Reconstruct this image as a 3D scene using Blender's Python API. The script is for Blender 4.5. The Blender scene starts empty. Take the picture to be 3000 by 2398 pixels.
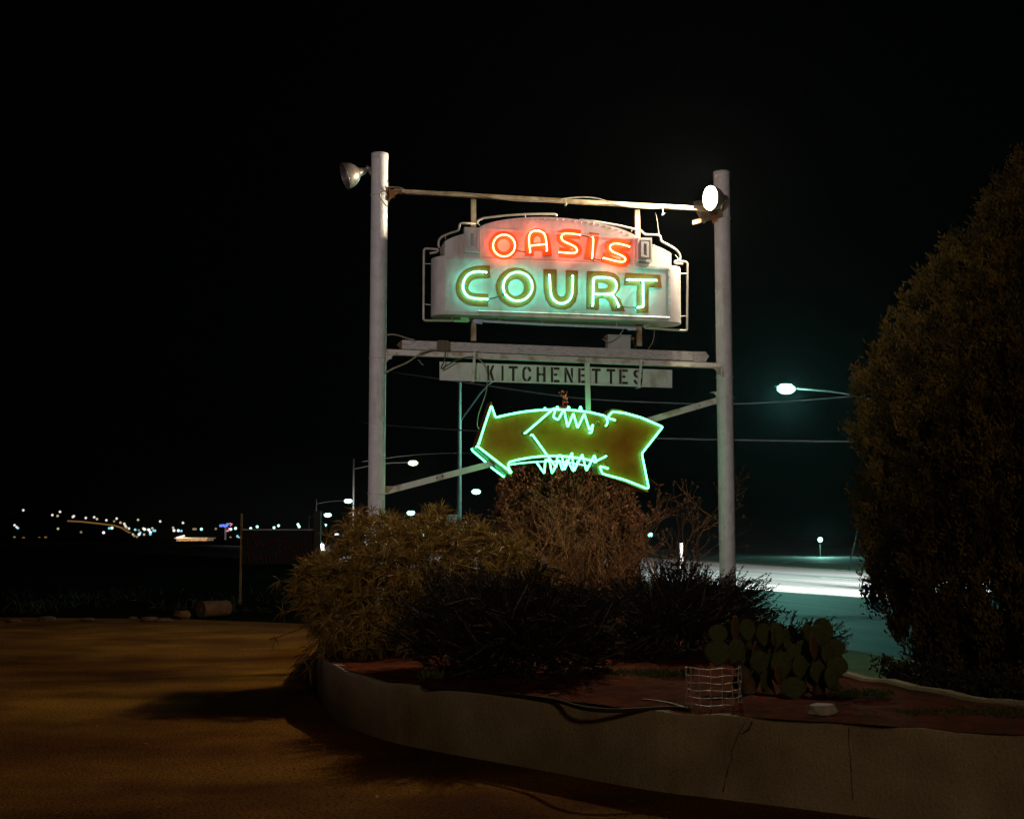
import bpy, bmesh, math, random
import numpy as np
from mathutils import Vector, Matrix, geometry

random.seed(7)
rng = np.random.default_rng(11)
SC = bpy.context.scene
COL = SC.collection
V = Vector
pi = math.pi

# ------------------------------------------------------------------ camera, world, exposure
F = 3800.0                      # focal length in photo pixels (photo is 3000 wide)
CAM_H = 1.6
PITCH = math.atan(361.0 / F)    # horizon lies 361 px below the picture's middle
cam = bpy.data.cameras.new('camera')
cam.sensor_width = 36.0
cam.lens = 36.0 * F / 3000.0
cam.clip_start = 0.05
cam.clip_end = 3000
cam_o = bpy.data.objects.new('camera', cam)
COL.objects.link(cam_o)
cam_o.location = (0, 0, CAM_H)
cam_o.rotation_euler = (pi / 2 + PITCH, 0, 0)
SC.camera = cam_o

world = bpy.data.worlds.new('World')
SC.world = world
world.use_nodes = True
bgn = world.node_tree.nodes['Background']
bgn.inputs['Color'].default_value = (0.55, 0.62, 0.7, 1)   # moonless night sky
bgn.inputs['Strength'].default_value = 0.0004

SC.view_settings.view_transform = 'Standard'
SC.view_settings.look = 'None'
SC.view_settings.exposure = 0.0
SC.view_settings.gamma = 1.0
SC.view_settings.use_curve_mapping = False
SC.cycles.use_denoising = True
SC.cycles.max_bounces = 5
SC.cycles.diffuse_bounces = 3
SC.cycles.glossy_bounces = 3
SC.cycles.volume_bounces = 0
SC.cycles.sample_clamp_indirect = 4.0
SC.cycles.use_light_tree = True

def lamp_object(name, kind, loc, energy, color, size=0.2, parent=None, direction=None, spot=None, blend=0.5):
    d = bpy.data.lights.new(name, kind)
    d.energy = energy
    d.color = color
    d.shadow_soft_size = size
    if spot:
        d.spot_size = math.radians(spot)
        d.spot_blend = blend
    o = bpy.data.objects.new(name, d)
    COL.objects.link(o)
    o.location = loc
    if direction is not None:
        o.rotation_euler = V(direction).to_track_quat('-Z', 'Y').to_euler()
    if parent is not None:
        o.parent = parent
        o.location = V(loc) - ORIG[parent.name]
    return o

ORIG = {}
# motel yard lamp standing behind the photographer: the weak warm light on the wall and the lot
lamp_object('yard_lamp_light', 'POINT', (3.5, -9.0, 6.5), 900.0, (1.0, 0.72, 0.42), 0.5)

# a spotlight on the motel's wall behind the photographer, aimed at the sign
lamp_object('sign_spot_light', 'SPOT', (-5.5, -9.0, 6.0), 4000.0, (1.0, 0.86, 0.89), 0.12, direction=V((0.6, 15.6, 4.6)) - V((-5.5, -9.0, 6.0)), spot=27, blend=0.75)

# ------------------------------------------------------------------ geometry of the view: pixel -> place
FWD = V((0, math.cos(PITCH), math.sin(PITCH)))
UPV = V((0, -math.sin(PITCH), math.cos(PITCH)))
EYE = V((0, 0, CAM_H))

def ray(px, py):
    return FWD * F + V((1, 0, 0)) * (px - 1500.0) - UPV * (py - 1199.0)

def gp(px, py, z=0.0):
    d = ray(px, py)
    return EYE + d * ((z - CAM_H) / d.z)

def yp(px, py, Y):
    d = ray(px, py)
    return EYE + d * (Y / d.y)

PL = V((-1.585, 15.2, 0))                      # left pole
PR = V((2.652, 16.07, 0))                      # right pole
U = (PR - PL).normalized()
N = V((U.y, -U.x, 0))                          # towards the viewer

def uz(p, w=0.0):
    d = ray(*p)
    t = (w + (PL - EYE).dot(N)) / d.dot(N)
    P = EYE + d * t
    return ((P - PL).dot(U), P.z)

def on(u, z, w=0.0):
    return PL + U * u + N * w + V((0, 0, z))

def sp(p, w=0.0):
    u, z = uz(p, w)
    return on(u, z, w)

def A(x, y): return (1200 + x / 2.5365, 560 + y / 2.5365)
def B(x, y): return (1080 + x / 1.96, 960 + y / 1.96)
def C(x, y): return (1340 + x / 3.2667, 1150 + y / 3.2667)

# ------------------------------------------------------------------ materials
MATS = {}

def mat(name, col, rough=0.6, col2=None, var=0.5, scale=6.0, bump=0.0, bscale=60.0, metal=0.0, stretch=None, spec=0.4, detail=5.0, sharp=None, trans=0.0):
    m = bpy.data.materials.new(name)
    m.use_nodes = True
    nt = m.node_tree
    b = nt.nodes['Principled BSDF']
    b.inputs['Roughness'].default_value = rough
    b.inputs['Metallic'].default_value = metal
    b.inputs['Specular IOR Level'].default_value = spec
    tc = nt.nodes.new('ShaderNodeTexCoord')
    mp = nt.nodes.new('ShaderNodeMapping')
    if stretch:
        mp.inputs['Scale'].default_value = stretch
    nt.links.new(tc.outputs['Object'], mp.inputs['Vector'])
    n = nt.nodes.new('ShaderNodeTexNoise')
    n.inputs['Scale'].default_value = scale
    n.inputs['Detail'].default_value = detail
    nt.links.new(mp.outputs['Vector'], n.inputs['Vector'])
    r = nt.nodes.new('ShaderNodeValToRGB')
    c2 = col2 or tuple(c * (1 - var) for c in col)
    a, z = sharp or (0.32, 0.68)
    r.color_ramp.elements[0].position = a
    r.color_ramp.elements[1].position = z
    r.color_ramp.elements[0].color = (*c2, 1)
    r.color_ramp.elements[1].color = (*col, 1)
    nt.links.new(n.outputs['Fac'], r.inputs['Fac'])
    nt.links.new(r.outputs['Color'], b.inputs['Base Color'])
    if bump:
        n2 = nt.nodes.new('ShaderNodeTexNoise')
        n2.inputs['Scale'].default_value = bscale
        n2.inputs['Detail'].default_value = 4
        nt.links.new(mp.outputs['Vector'], n2.inputs['Vector'])
        bp = nt.nodes.new('ShaderNodeBump')
        bp.inputs['Strength'].default_value = bump
        bp.inputs['Distance'].default_value = 0.02
        nt.links.new(n2.outputs['Fac'], bp.inputs['Height'])
        nt.links.new(bp.outputs['Normal'], b.inputs['Normal'])
    MATS[name] = m
    return m

def emit(name, col, strength):
    m = bpy.data.materials.new(name)
    m.use_nodes = True
    nt = m.node_tree
    nt.nodes.remove(nt.nodes['Principled BSDF'])
    e = nt.nodes.new('ShaderNodeEmission')
    e.inputs['Color'].default_value = (*col, 1)
    e.inputs['Strength'].default_value = strength
    nt.links.new(e.outputs['Emission'], nt.nodes['Material Output'].inputs['Surface'])
    MATS[name] = m
    return m

M_pole = mat('pole_paint', (0.74, 0.74, 0.73), 0.45, col2=(0.62, 0.61, 0.60), scale=9, bump=0.35, bscale=55)
M_white = mat('sign_white', (0.74, 0.72, 0.70), 0.42, col2=(0.60, 0.58, 0.56), scale=5, bump=0.05, bscale=20)
M_panelw = mat('panel_white', (0.66, 0.72, 0.69), 0.5, col2=(0.58, 0.58, 0.54), scale=6)
M_steel = mat('painted_steel', (0.68, 0.68, 0.62), 0.5, col2=(0.30, 0.22, 0.11), scale=7, stretch=(1, 1, 1), sharp=(0.28, 0.5), bump=0.1, bscale=60)
M_beam = mat('weathered_beam', (0.50, 0.42, 0.26), 0.5, col2=(0.22, 0.12, 0.05), scale=6, sharp=(0.3, 0.6), bump=0.1)
M_rust = mat('rusty_steel', (0.30, 0.15, 0.05), 0.75, col2=(0.14, 0.06, 0.02), scale=20, bump=0.3, bscale=90)
M_wood = mat('painted_timber', (0.62, 0.62, 0.60), 0.65, col2=(0.25, 0.23, 0.20), scale=14, stretch=(1.2, 1.2, 14), sharp=(0.30, 0.55), bump=0.25, bscale=25)
M_orange = mat('orange_enamel', (0.62, 0.14, 0.012), 0.4, col2=(0.50, 0.10, 0.01), scale=9)
M_ochre = mat('ochre_enamel', (0.34, 0.105, 0.014), 0.45, col2=(0.25, 0.075, 0.010), scale=10)
M_arrow = mat('arrow_face_paint', (0.40, 0.125, 0.010), 0.28, col2=(0.31, 0.095, 0.008), scale=5, spec=0.35)
M_redside = mat('arrow_side_paint', (0.30, 0.06, 0.025), 0.5, col2=(0.2, 0.04, 0.02), scale=8)
M_tubeoff = mat('unlit_glass_tube', (0.62, 0.58, 0.48), 0.25, col2=(0.5, 0.46, 0.38), scale=20, spec=0.6)
M_dark = mat('dark_metal', (0.03, 0.028, 0.025), 0.5, scale=20)
M_stencil = mat('stencil_paint', (0.035, 0.024, 0.012), 0.6, col2=(0.02, 0.014, 0.008), scale=25)
M_flood = mat('spun_metal', (0.40, 0.36, 0.31), 0.35, col2=(0.28, 0.25, 0.2), scale=18, metal=0.6)
M_floodin = mat('bowl_lining', (0.12, 0.10, 0.10), 0.4, scale=18)
M_cable = mat('cable_sheath', (0.42, 0.38, 0.28), 0.6, scale=20)
M_cabled = mat('dark_cable', (0.12, 0.07, 0.03), 0.6, scale=20)
M_gray = mat('gray_box', (0.50, 0.52, 0.50), 0.5, scale=8, var=0.2)
M_boxd = mat('old_box', (0.17, 0.14, 0.08), 0.6, scale=30, stretch=(6, 6, 0.6))
M_concrete = mat('stucco_wall', (0.48, 0.40, 0.28), 0.9, col2=(0.38, 0.31, 0.215), scale=3.5, bump=0.4, bscale=60, detail=10, spec=0.1)
M_walk = mat('sidewalk_concrete', (0.46, 0.34, 0.15), 0.9, spec=0.1, col2=(0.36, 0.26, 0.11), scale=3, bump=0.2, bscale=40)
M_curb = mat('curb_concrete', (0.50, 0.46, 0.36), 0.9, col2=(0.38, 0.34, 0.26), scale=5)
M_soil = mat('red_soil', (0.15, 0.030, 0.006), 1.0, col2=(0.05, 0.011, 0.003), scale=7, bump=1.0, bscale=35, detail=10, spec=0.05)
M_lot = mat('lot_surface', (0.37, 0.175, 0.020), 1.0, col2=(0.17, 0.066, 0.009), scale=0.55, bump=0.9, bscale=48, detail=12, spec=0.05, sharp=(0.28, 0.66))
nt = M_lot.node_tree
sp_n = nt.nodes.new('ShaderNodeTexNoise'); sp_n.inputs['Scale'].default_value = 38; sp_n.inputs['Detail'].default_value = 3
sp_r = nt.nodes.new('ShaderNodeValToRGB'); sp_r.color_ramp.elements[0].position = .36; sp_r.color_ramp.elements[1].position = .52
sp_r.color_ramp.elements[0].color = (.45, .42, .40, 1)
mx = nt.nodes.new('ShaderNodeMix'); mx.data_type = 'RGBA'; mx.blend_type = 'MULTIPLY'; mx.inputs[0].default_value = 1
src = nt.nodes['Principled BSDF'].inputs['Base Color'].links[0].from_socket
nt.links.new(nt.nodes['Texture Coordinate'].outputs['Object'], sp_n.inputs['Vector']); nt.links.new(sp_n.outputs['Fac'], sp_r.inputs['Fac'])
nt.links.new(src, mx.inputs[6]); nt.links.new(sp_r.outputs['Color'], mx.inputs[7]); nt.links.new(mx.outputs[2], nt.nodes['Principled BSDF'].inputs['Base Color'])
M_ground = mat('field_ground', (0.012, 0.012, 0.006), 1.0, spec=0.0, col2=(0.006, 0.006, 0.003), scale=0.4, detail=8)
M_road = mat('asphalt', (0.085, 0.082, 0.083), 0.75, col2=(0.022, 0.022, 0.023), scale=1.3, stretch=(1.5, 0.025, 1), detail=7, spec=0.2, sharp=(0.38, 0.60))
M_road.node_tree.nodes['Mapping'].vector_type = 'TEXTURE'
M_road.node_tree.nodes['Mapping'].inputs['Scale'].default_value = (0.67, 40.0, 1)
M_road.node_tree.nodes['Mapping'].inputs['Rotation'].default_value = (0, 0, math.radians(15.6))   # light-trail streaks painted into the asphalt colour, along the lanes
M_line = mat('road_paint', (0.70, 0.68, 0.62), 0.7, col2=(0.45, 0.44, 0.4), scale=4)
M_grass = mat('lawn_grass', (0.09, 0.12, 0.025), 0.8, col2=(0.05, 0.07, 0.015), scale=4)
M_weed = mat('weed_leaf', (0.03, 0.032, 0.010), 0.8, scale=4)
M_bark = mat('bark', (0.16, 0.10, 0.055), 0.9, col2=(0.08, 0.05, 0.03), scale=15, bump=0.4)
M_twig = mat('dry_twig', (0.22, 0.085, 0.026), 0.85, col2=(0.13, 0.048, 0.016), scale=6)
M_tuft = mat('tuft_leaf', (0.31, 0.185, 0.026), 0.65, spec=0.25, col2=(0.12, 0.068, 0.011), scale=9, sharp=(0.4, 0.62))
M_juniper = mat('juniper_leaf', (0.030, 0.021, 0.010), 0.85, spec=0.1, col2=(0.012, 0.009, 0.005), scale=5)
M_conifer = mat('conifer_leaf', (0.20, 0.075, 0.020), 0.75, col2=(0.075, 0.030, 0.010), scale=7, sharp=(0.4, 0.62))
M_cypress = mat('cypress_leaf', (0.22, 0.145, 0.028), 0.8, spec=0.15, col2=(0.055, 0.042, 0.010), scale=4.5, sharp=(0.40, 0.62))
M_pad = mat('cactus_skin', (0.105, 0.125, 0.042), 0.7, spec=0.2, col2=(0.06, 0.075, 0.028), scale=14, bump=0.15, bscale=25)
M_paddry = mat('withered_pad', (0.20, 0.10, 0.045), 0.7, col2=(0.10, 0.055, 0.028), scale=16, stretch=(3, 3, 0.5))
M_wire = mat('galvanised_wire', (0.62, 0.57, 0.55), 0.4, var=0.2, metal=0.2)
M_hose = mat('rubber_hose', (0.05, 0.032, 0.02), 0.7, col2=(0.025, 0.018, 0.012), scale=3, spec=0.1)
M_hoser = mat('red_hose', (0.22, 0.075, 0.03), 0.5, col2=(0.15, 0.05, 0.025), scale=6)
M_rock = mat('pale_rock', (0.50, 0.46, 0.40), 0.85, col2=(0.33, 0.30, 0.26), scale=9, bump=0.4)
M_brownrock = mat('brown_rock', (0.13, 0.062, 0.022), 0.9, col2=(0.07, 0.034, 0.013), scale=9, bump=0.4)
M_hedge = mat('hedge_leaf', (0.055, 0.05, 0.022), 0.7, col2=(0.03, 0.028, 0.013), scale=9)
M_leaf = mat('dry_leaf', (0.36, 0.17, 0.05), 0.8, scale=30)
M_arm = mat('lamp_arm_paint', (0.10, 0.10, 0.10), 0.5, scale=4)
M_galv = mat('galvanised_pole', (0.42, 0.43, 0.42), 0.45, col2=(0.33, 0.34, 0.33), scale=4)
M_wireline = mat('wire_line', (0.26, 0.26, 0.26), 0.5, scale=1)
M_wireline2 = mat('post_paint', (0.03, 0.03, 0.028), 0.7, scale=3)
M_board = mat('board_face', (0.006, 0.004, 0.004), 0.7, scale=5)
M_boardtube = mat('dead_red_tube', (0.11, 0.028, 0.02), 0.5, scale=20, spec=0.1)
M_carbody = mat('car_paint', (0.45, 0.45, 0.46), 0.25, var=0.1, spec=0.6)
M_glass = mat('dark_glass', (0.02, 0.022, 0.025), 0.06, spec=0.8)
M_tyre = mat('tyre_rubber', (0.02, 0.02, 0.02), 0.8)
M_stucco = mat('ochre_stucco', (0.45, 0.24, 0.09), 0.9, col2=(0.30, 0.13, 0.05), scale=1.5)
M_roof = mat('flat_roof', (0.25, 0.24, 0.18), 0.8, scale=2)

E_orange = emit('orange_neon', (1.0, 0.095, 0.035), 42.0)
E_green = emit('green_neon', (0.11, 1.0, 0.64), 25.0)
E_green2 = emit('arrow_neon', (0.07, 1.0, 0.30), 11.0)
M_violetlit = mat('white_tube_violet_light', (0.62, 0.60, 0.85), 0.25, col2=(0.5, 0.5, 0.75), scale=20, spec=0.6)  # white tube; the violet light falling on it is painted into its colour
E_faint = emit('faint_green_neon', (0.35, 1.0, 0.35), 0.15)
E_flood = emit('flood_lens', (1.0, 0.83, 0.62), 1500.0)
E_lampg = emit('street_lamp_lens', (0.30, 1.0, 0.86), 8.0)
E_lampw = emit('street_lamp_lens_warm', (0.85, 1.0, 0.55), 3.0)
E_head = emit('headlight_lens', (1.0, 0.97, 0.95), 90.0)
E_far = {
    'w': emit('far_white', (1.0, 0.93, 0.80), 0.85),
    'y': emit('far_yellow', (0.62, 0.55, 0.28), 0.8),
    'd': emit('far_dim', (0.40, 0.30, 0.16), 0.6),
    'g': emit('far_green', (0.45, 1.0, 0.88), 2.2),
    'c': emit('far_cyan', (0.25, 0.85, 1.0), 0.9),
    'b': emit('far_blue_white', (0.8, 0.92, 1.0), 1.3),
    'a': emit('far_amber', (0.35, 0.18, 0.05), 0.45),
}
E_blue = emit('blue_sign_light', (0.15, 0.28, 1.0), 1.0)
E_pink = emit('pink_sign_light', (1.0, 0.30, 0.42), 0.8)
E_redw = emit('red_white_sign_light', (1.0, 0.72, 0.70), 1.3)
E_window = emit('lit_window', (0.9, 0.55, 0.2), 0.45)

def weather(m, scale, stretch, dark, a, b, detail=6):
    """multiply in stains with a shape of their own"""
    nt = m.node_tree
    mp = nt.nodes.new('ShaderNodeMapping'); mp.inputs['Scale'].default_value = stretch
    nn = nt.nodes.new('ShaderNodeTexNoise'); nn.inputs['Scale'].default_value = scale; nn.inputs['Detail'].default_value = detail
    rr = nt.nodes.new('ShaderNodeValToRGB'); rr.color_ramp.elements[0].position = a; rr.color_ramp.elements[1].position = b
    rr.color_ramp.elements[0].color = (*dark, 1)
    mx = nt.nodes.new('ShaderNodeMix'); mx.data_type = 'RGBA'; mx.blend_type = 'MULTIPLY'; mx.inputs[0].default_value = 1
    bs = nt.nodes['Principled BSDF'].inputs['Base Color']
    src = bs.links[0].from_socket
    nt.links.new(nt.nodes['Texture Coordinate'].outputs['Object'], mp.inputs['Vector'])
    nt.links.new(mp.outputs['Vector'], nn.inputs['Vector']); nt.links.new(nn.outputs['Fac'], rr.inputs['Fac'])
    nt.links.new(src, mx.inputs[6]); nt.links.new(rr.outputs['Color'], mx.inputs[7]); nt.links.new(mx.outputs[2], bs)

weather(M_concrete, 1.3, (1, 1, .8), (.72, .69, .62), .36, .60, 8)
weather(M_concrete, 90, (1, 1, 1), (.80, .77, .72), .38, .50, 3)
weather(M_pole, 7, (1, 1, .12), (.72, .66, .58), .30, .42)
weather(M_pole, 70, (1, 1, 1), (.35, .22, .14), .27, .31, 2)
weather(M_white, 4, (1.5, 1.5, .3), (.80, .74, .66), .32, .50)
weather(M_white, 60, (1, 1, 1), (.45, .33, .24), .24, .28, 2)
weather(M_panelw, 9, (1, 1, .3), (.70, .64, .54), .30, .46)
weather(M_lot, .28, (1, 1.6, 1), (.48, .36, .30), .36, .62, 9)
weather(M_lot, 1.1, (.8, 1, 1), (.62, .52, .44), .38, .56, 10)
weather(M_lot, 95, (1, 1, 1), (.40, .36, .34), .36, .44, 2)
weather(M_arrow, 3, (1, 1, 1), (.72, .62, .5), .34, .52)
weather(M_arrow, 45, (1, 1, .6), (.5, .35, .25), .27, .32, 2)

# ------------------------------------------------------------------ helpers
def thing(name, label, cat, loc=(0, 0, 0), group=None):
    o = bpy.data.objects.new(name, None)
    COL.objects.link(o)
    o.empty_display_size = 0.1
    o.location = loc
    o['label'] = label
    o['category'] = cat
    if group:
        o['group'] = group
    ORIG[o.name] = V(loc)
    return o

ORDN = 'zeroth first second third fourth fifth sixth seventh eighth ninth tenth eleventh twelfth thirteenth fourteenth fifteenth sixteenth seventeenth eighteenth nineteenth twentieth'.split()
def ordinal(i):
    if i <= 20: return ORDN[i]
    t = {2: 'twenty', 3: 'thirty', 4: 'forty'}[i // 10]
    return t + '-' + ORDN[i % 10] if i % 10 else {2: 'twentieth', 3: 'thirtieth', 4: 'fortieth'}[i // 10]

def tag(o, label=None, cat=None, group=None, kind=None):
    if label: o['label'] = label
    if cat: o['category'] = cat
    if group: o['group'] = group
    if kind: o['kind'] = kind
    return o

def obj(name, verts, faces, m, parent=None, smooth=False, origin=None, recalc=True):
    off = ORIG[parent.name] if parent is not None else V(origin or (0, 0, 0))
    me = bpy.data.meshes.new(name)
    me.from_pydata([tuple(V(v) - off) for v in verts], [], faces)
    if recalc:
        bm = bmesh.new(); bm.from_mesh(me)
        bmesh.ops.recalc_face_normals(bm, faces=bm.faces)
        bm.to_mesh(me); bm.free()
    me.materials.append(m)
    if smooth:
        me.polygons.foreach_set('use_smooth', [True] * len(me.polygons))
    o = bpy.data.objects.new(name, me)
    COL.objects.link(o)
    if parent is not None:
        o.parent = parent
    else:
        o.location = off
    ORIG[o.name] = off
    return o

def npobj(name, verts, faces, m, parent=None, origin=(0, 0, 0)):
    """faces: list of numpy int arrays, each (n, k)"""
    off = np.array(ORIG[parent.name] if parent is not None else origin)
    me = bpy.data.meshes.new(name)
    verts = np.asarray(verts, dtype=np.float64) - off
    me.vertices.add(len(verts))
    me.vertices.foreach_set('co', verts.ravel())
    idx = np.concatenate([f.ravel() for f in faces])
    tot = np.concatenate([np.full(len(f), f.shape[1]) for f in faces])
    st = np.concatenate([[0], np.cumsum(tot)[:-1]])
    me.loops.add(len(idx))
    me.loops.foreach_set('vertex_index', idx)
    me.polygons.add(len(tot))
    me.polygons.foreach_set('loop_start', st)
    me.polygons.foreach_set('loop_total', tot)
    me.update(calc_edges=True)
    me.materials.append(m)
    o = bpy.data.objects.new(name, me)
    COL.objects.link(o)
    if parent is not None:
        o.parent = parent
    else:
        o.location = origin
    ORIG[o.name] = V(off)
    return o

def copy_tree(o, parent=None):
    c = o.copy()
    COL.objects.link(c)
    c.parent = parent
    ORIG[c.name] = ORIG.get(o.name, V((0, 0, 0)))
    for ch in list(o.children):
        copy_tree(ch, c)
    return c

class MB:
    def __init__(s): s.v = []; s.f = []
    def add(s, v, f):
        n = len(s.v)
        s.v += [V(p) for p in v]
        s.f += [tuple(i + n for i in q) for q in f]
        return s
    def box(s, c, sx, sy, sz, ax=None, ay=None, az=None):
        ax = ax or V((1, 0, 0)); ay = ay or V((0, 1, 0)); az = az or V((0, 0, 1)); c = V(c)
        v = [c + ax * (sx * i / 2) + ay * (sy * j / 2) + az * (sz * k / 2) for i in (-1, 1) for j in (-1, 1) for k in (-1, 1)]
        return s.add(v, [(0, 1, 3, 2), (4, 6, 7, 5), (0, 4, 5, 1), (2, 3, 7, 6), (0, 2, 6, 4), (1, 5, 7, 3)])
    def tube(s, pts, r, n=8, caps=True, closed=False):
        pts = [V(p) for p in pts]
        m = len(pts)
        rr = list(np.interp(np.linspace(0, 1, m), np.linspace(0, 1, len(r)), r)) if isinstance(r, (list, tuple)) else [r] * m
        tang = []
        for i in range(m):
            a = pts[i - 1] if (i or closed) else pts[i]
            b = pts[(i + 1) % m] if (i < m - 1 or closed) else pts[i]
            t = b - a
            tang.append(t.normalized() if t.length > 1e-9 else V((0, 0, 1)))
        t0 = tang[0]
        ref = V((0, 0, 1)) if abs(t0.z) < 0.9 else V((1, 0, 0))
        nn = t0.cross(ref).normalized()
        v = []
        for i in range(m):
            t = tang[i]
            nn = (nn - t * nn.dot(t))
            nn = nn.normalized() if nn.length > 1e-6 else t.orthogonal().normalized()
            bb = t.cross(nn)
            for k in range(n):
                a = 2 * pi * k / n
                v.append(pts[i] + (nn * math.cos(a) + bb * math.sin(a)) * rr[i])
        f = []
        last = m if closed else m - 1
        for i in range(last):
            j = (i + 1) % m
            for k in range(n):
                k2 = (k + 1) % n
                f.append((i * n + k, i * n + k2, j * n + k2, j * n + k))
        if caps and not closed:
            f.append(tuple(range(n))); f.append(tuple((m - 1) * n + k for k in range(n)))
        return s.add(v, f)
    def lathe(s, base, axis, prof, n=24, capa=False, capb=False):
        """prof: [(dist along axis, radius)]"""
        axis = V(axis).normalized(); base = V(base)
        x = axis.orthogonal().normalized(); y = axis.cross(x)
        v = []; f = []
        for (d, r) in prof:
            for k in range(n):
                a = 2 * pi * k / n
                v.append(base + axis * d + (x * math.cos(a) + y * math.sin(a)) * r)
        for i in range(len(prof) - 1):
            for k in range(n):
                k2 = (k + 1) % n
                f.append((i * n + k, i * n + k2, (i + 1) * n + k2, (i + 1) * n + k))
        if capa: f.append(tuple(range(n)))
        if capb: f.append(tuple((len(prof) - 1) * n + k for k in range(n)))
        return s.add(v, f)
    def build(s, name, m, parent=None, smooth=False, origin=None):
        return obj(name, s.v, s.f, m, parent, smooth, origin)

def smoothline(pts, it=2, closed=False, cut=0.25):
    pts = [tuple(p) for p in pts]
    for _ in range(it):
        q = []
        n = len(pts)
        rngi = range(n) if closed else range(n - 1)
        if not closed: q.append(pts[0])
        for i in rngi:
            a = pts[i]; b = pts[(i + 1) % n]
            q.append(tuple(x * (1 - cut) + y * cut for x, y in zip(a, b)))
            q.append(tuple(x * cut + y * (1 - cut) for x, y in zip(a, b)))
        if not closed: q.append(pts[-1])
        pts = q
    return pts

def roundcorners(pts, r):
    """cut each inner corner with a small arc of reach r (same unit as the points)"""
    out = [tuple(pts[0])]
    for i in range(1, len(pts) - 1):
        p = V(pts[i]); a = V(pts[i - 1]) - p; b = V(pts[i + 1]) - p
        ra = min(r, a.length * 0.45); rb = min(r, b.length * 0.45)
        s = p + a.normalized() * ra; e = p + b.normalized() * rb
        for t in (0, 0.33, 0.66, 1):
            out.append(tuple(s * (1 - t) ** 2 + p * 2 * t * (1 - t) + e * t * t))
    out.append(tuple(pts[-1]))
    return out

def ellipse(cx, cy, rx, ry, n=40, a0=0, a1=2 * pi, rot=0):
    full = abs(a1 - a0 - 2 * pi) < 1e-6
    k = n if full else n + 1
    res = []
    for i in range(k):
        a = a0 + (a1 - a0) * i / n
        x, y = rx * math.cos(a), ry * math.sin(a)
        res.append((cx + x * math.cos(rot) - y * math.sin(rot), cy + x * math.sin(rot) + y * math.cos(rot)))
    return res

def stroke(pts, hw):
    """outline of a thick line with butt ends"""
    pts = [V((p[0], p[1])) for p in pts]
    L, R = [], []
    for i, p in enumerate(pts):
        a = pts[max(i - 1, 0)]; b = pts[min(i + 1, len(pts) - 1)]
        t = (b - a).normalized(); n = V((-t.y, t.x))
        L.append(p + n * hw); R.append(p - n * hw)
    return [tuple(p) for p in L + R[::-1]]

def plate(name, loops, wf, thick, m, parent, frame=None):
    """prism: loops of (u, z) on the sign plane, front at w=wf"""
    fr = frame or on
    if loops and not isinstance(loops[0][0], (tuple, list)):
        loops = [loops]
    flat = [p for lp in loops for p in lp]
    tris = geometry.tessellate_polygon([[V((p[0], p[1], 0)) for p in lp] for lp in loops])
    n = len(flat)
    v = [fr(p[0], p[1], wf) for p in flat] + [fr(p[0], p[1], wf - thick) for p in flat]
    f = [tuple(t) for t in tris] + [tuple(i + n for i in t) for t in tris]
    s = 0
    for lp in loops:
        k = len(lp)
        for i in range(k):
            j = (i + 1) % k
            f.append((s + i, s + j, s + j + n, s + i + n))
        s += k
    return obj(name, v, f, m, parent)

def UZ(fn, pts, w): return [uz(fn(*p), w) for p in pts]

# ------------------------------------------------------------------ ground, road, planter walls
def sheet(name, pts, z, m, kind='structure', label=None):
    tris = geometry.tessellate_polygon([[V((p[0], p[1], 0)) for p in pts]])
    o = obj(name, [(p[0], p[1], z) for p in pts], [tuple(t) for t in tris], m, None)
    o['kind'] = kind
    if label: o['label'] = label
    for p in o.data.polygons:
        pass
    bm = bmesh.new(); bm.from_mesh(o.data)
    for fc in bm.faces:
        if fc.normal.z < 0: fc.normal_flip()
    bm.to_mesh(o.data); bm.free()
    return o

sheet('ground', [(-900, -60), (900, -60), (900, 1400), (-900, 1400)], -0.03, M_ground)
# the motel's dirt lot
sheet('driveway', [(-40, -40), (4.5, -40), (4.6, 3), (4.6, 5.2), (2.3, 7.5), (-1.7, 12.6), (-2.3, 16), (-2.4, 22.5), (-6, 24.4), (-12, 25.3), (-40, 27.5)], 0.0, M_lot)

near = [(14, -30), (9.6, -4), (7.0, 6), (5.3, 12.5), (4.34, 16.9), (2.5, 25), (-0.5, 37), (-6, 56), (-14, 76), (-24, 95), (-55, 140), (-160, 270)]
far = [(42, -30), (36, 0), (29, 21), (22, 38.5), (15.1, 55.5), (7.2, 79), (-6, 110), (-44, 170), (-140, 310)]
mid = [(27, -30), (21, -2), (15.5, 12), (10.6, 25.5), (7.9, 34.5), (3.4, 48), (-4, 68), (-14, 91), (-45, 140), (-150, 290)]
near_s = smoothline(near, 2); far_s = smoothline(far, 2); mid_s = smoothline(mid, 2)
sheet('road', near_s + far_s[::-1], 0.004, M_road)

def resample(pts, n):
    n = int(n)
    P = [V((p[0], p[1])) for p in pts]
    d = [0]
    for i in range(1, len(P)): d.append(d[-1] + (P[i] - P[i - 1]).length)
    out = []
    for k in range(n):
        t = d[-1] * k / (n - 1); i = 0
        while i < len(d) - 2 and d[i + 1] < t: i += 1
        s = (t - d[i]) / (d[i + 1] - d[i])
        out.append(P[i].lerp(P[i + 1], s))
    return out

def offset_line(pts, d):
    P = [V((p[0], p[1])) for p in pts]; out = []
    for i, p in enumerate(P):
        t = (P[min(i + 1, len(P) - 1)] - P[max(i - 1, 0)]).normalized()
        out.append((p.x - t.y * d, p.y + t.x * d))     # +d = left of travel
    return out

def ribbon(name, pts, d0, d1, z, m, **k):
    return sheet(name, offset_line(pts, d0) + offset_line(pts, d1)[::-1], z, m, **k)

ribbon('lane_line', mid_s, 0.0, 0.16, 0.008, M_line, label='white line between the near lane and the outer lanes')
ribbon('edge_line', far_s, 0.7, 0.85, 0.008, M_line, label='white line along the far edge of the road')
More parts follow.
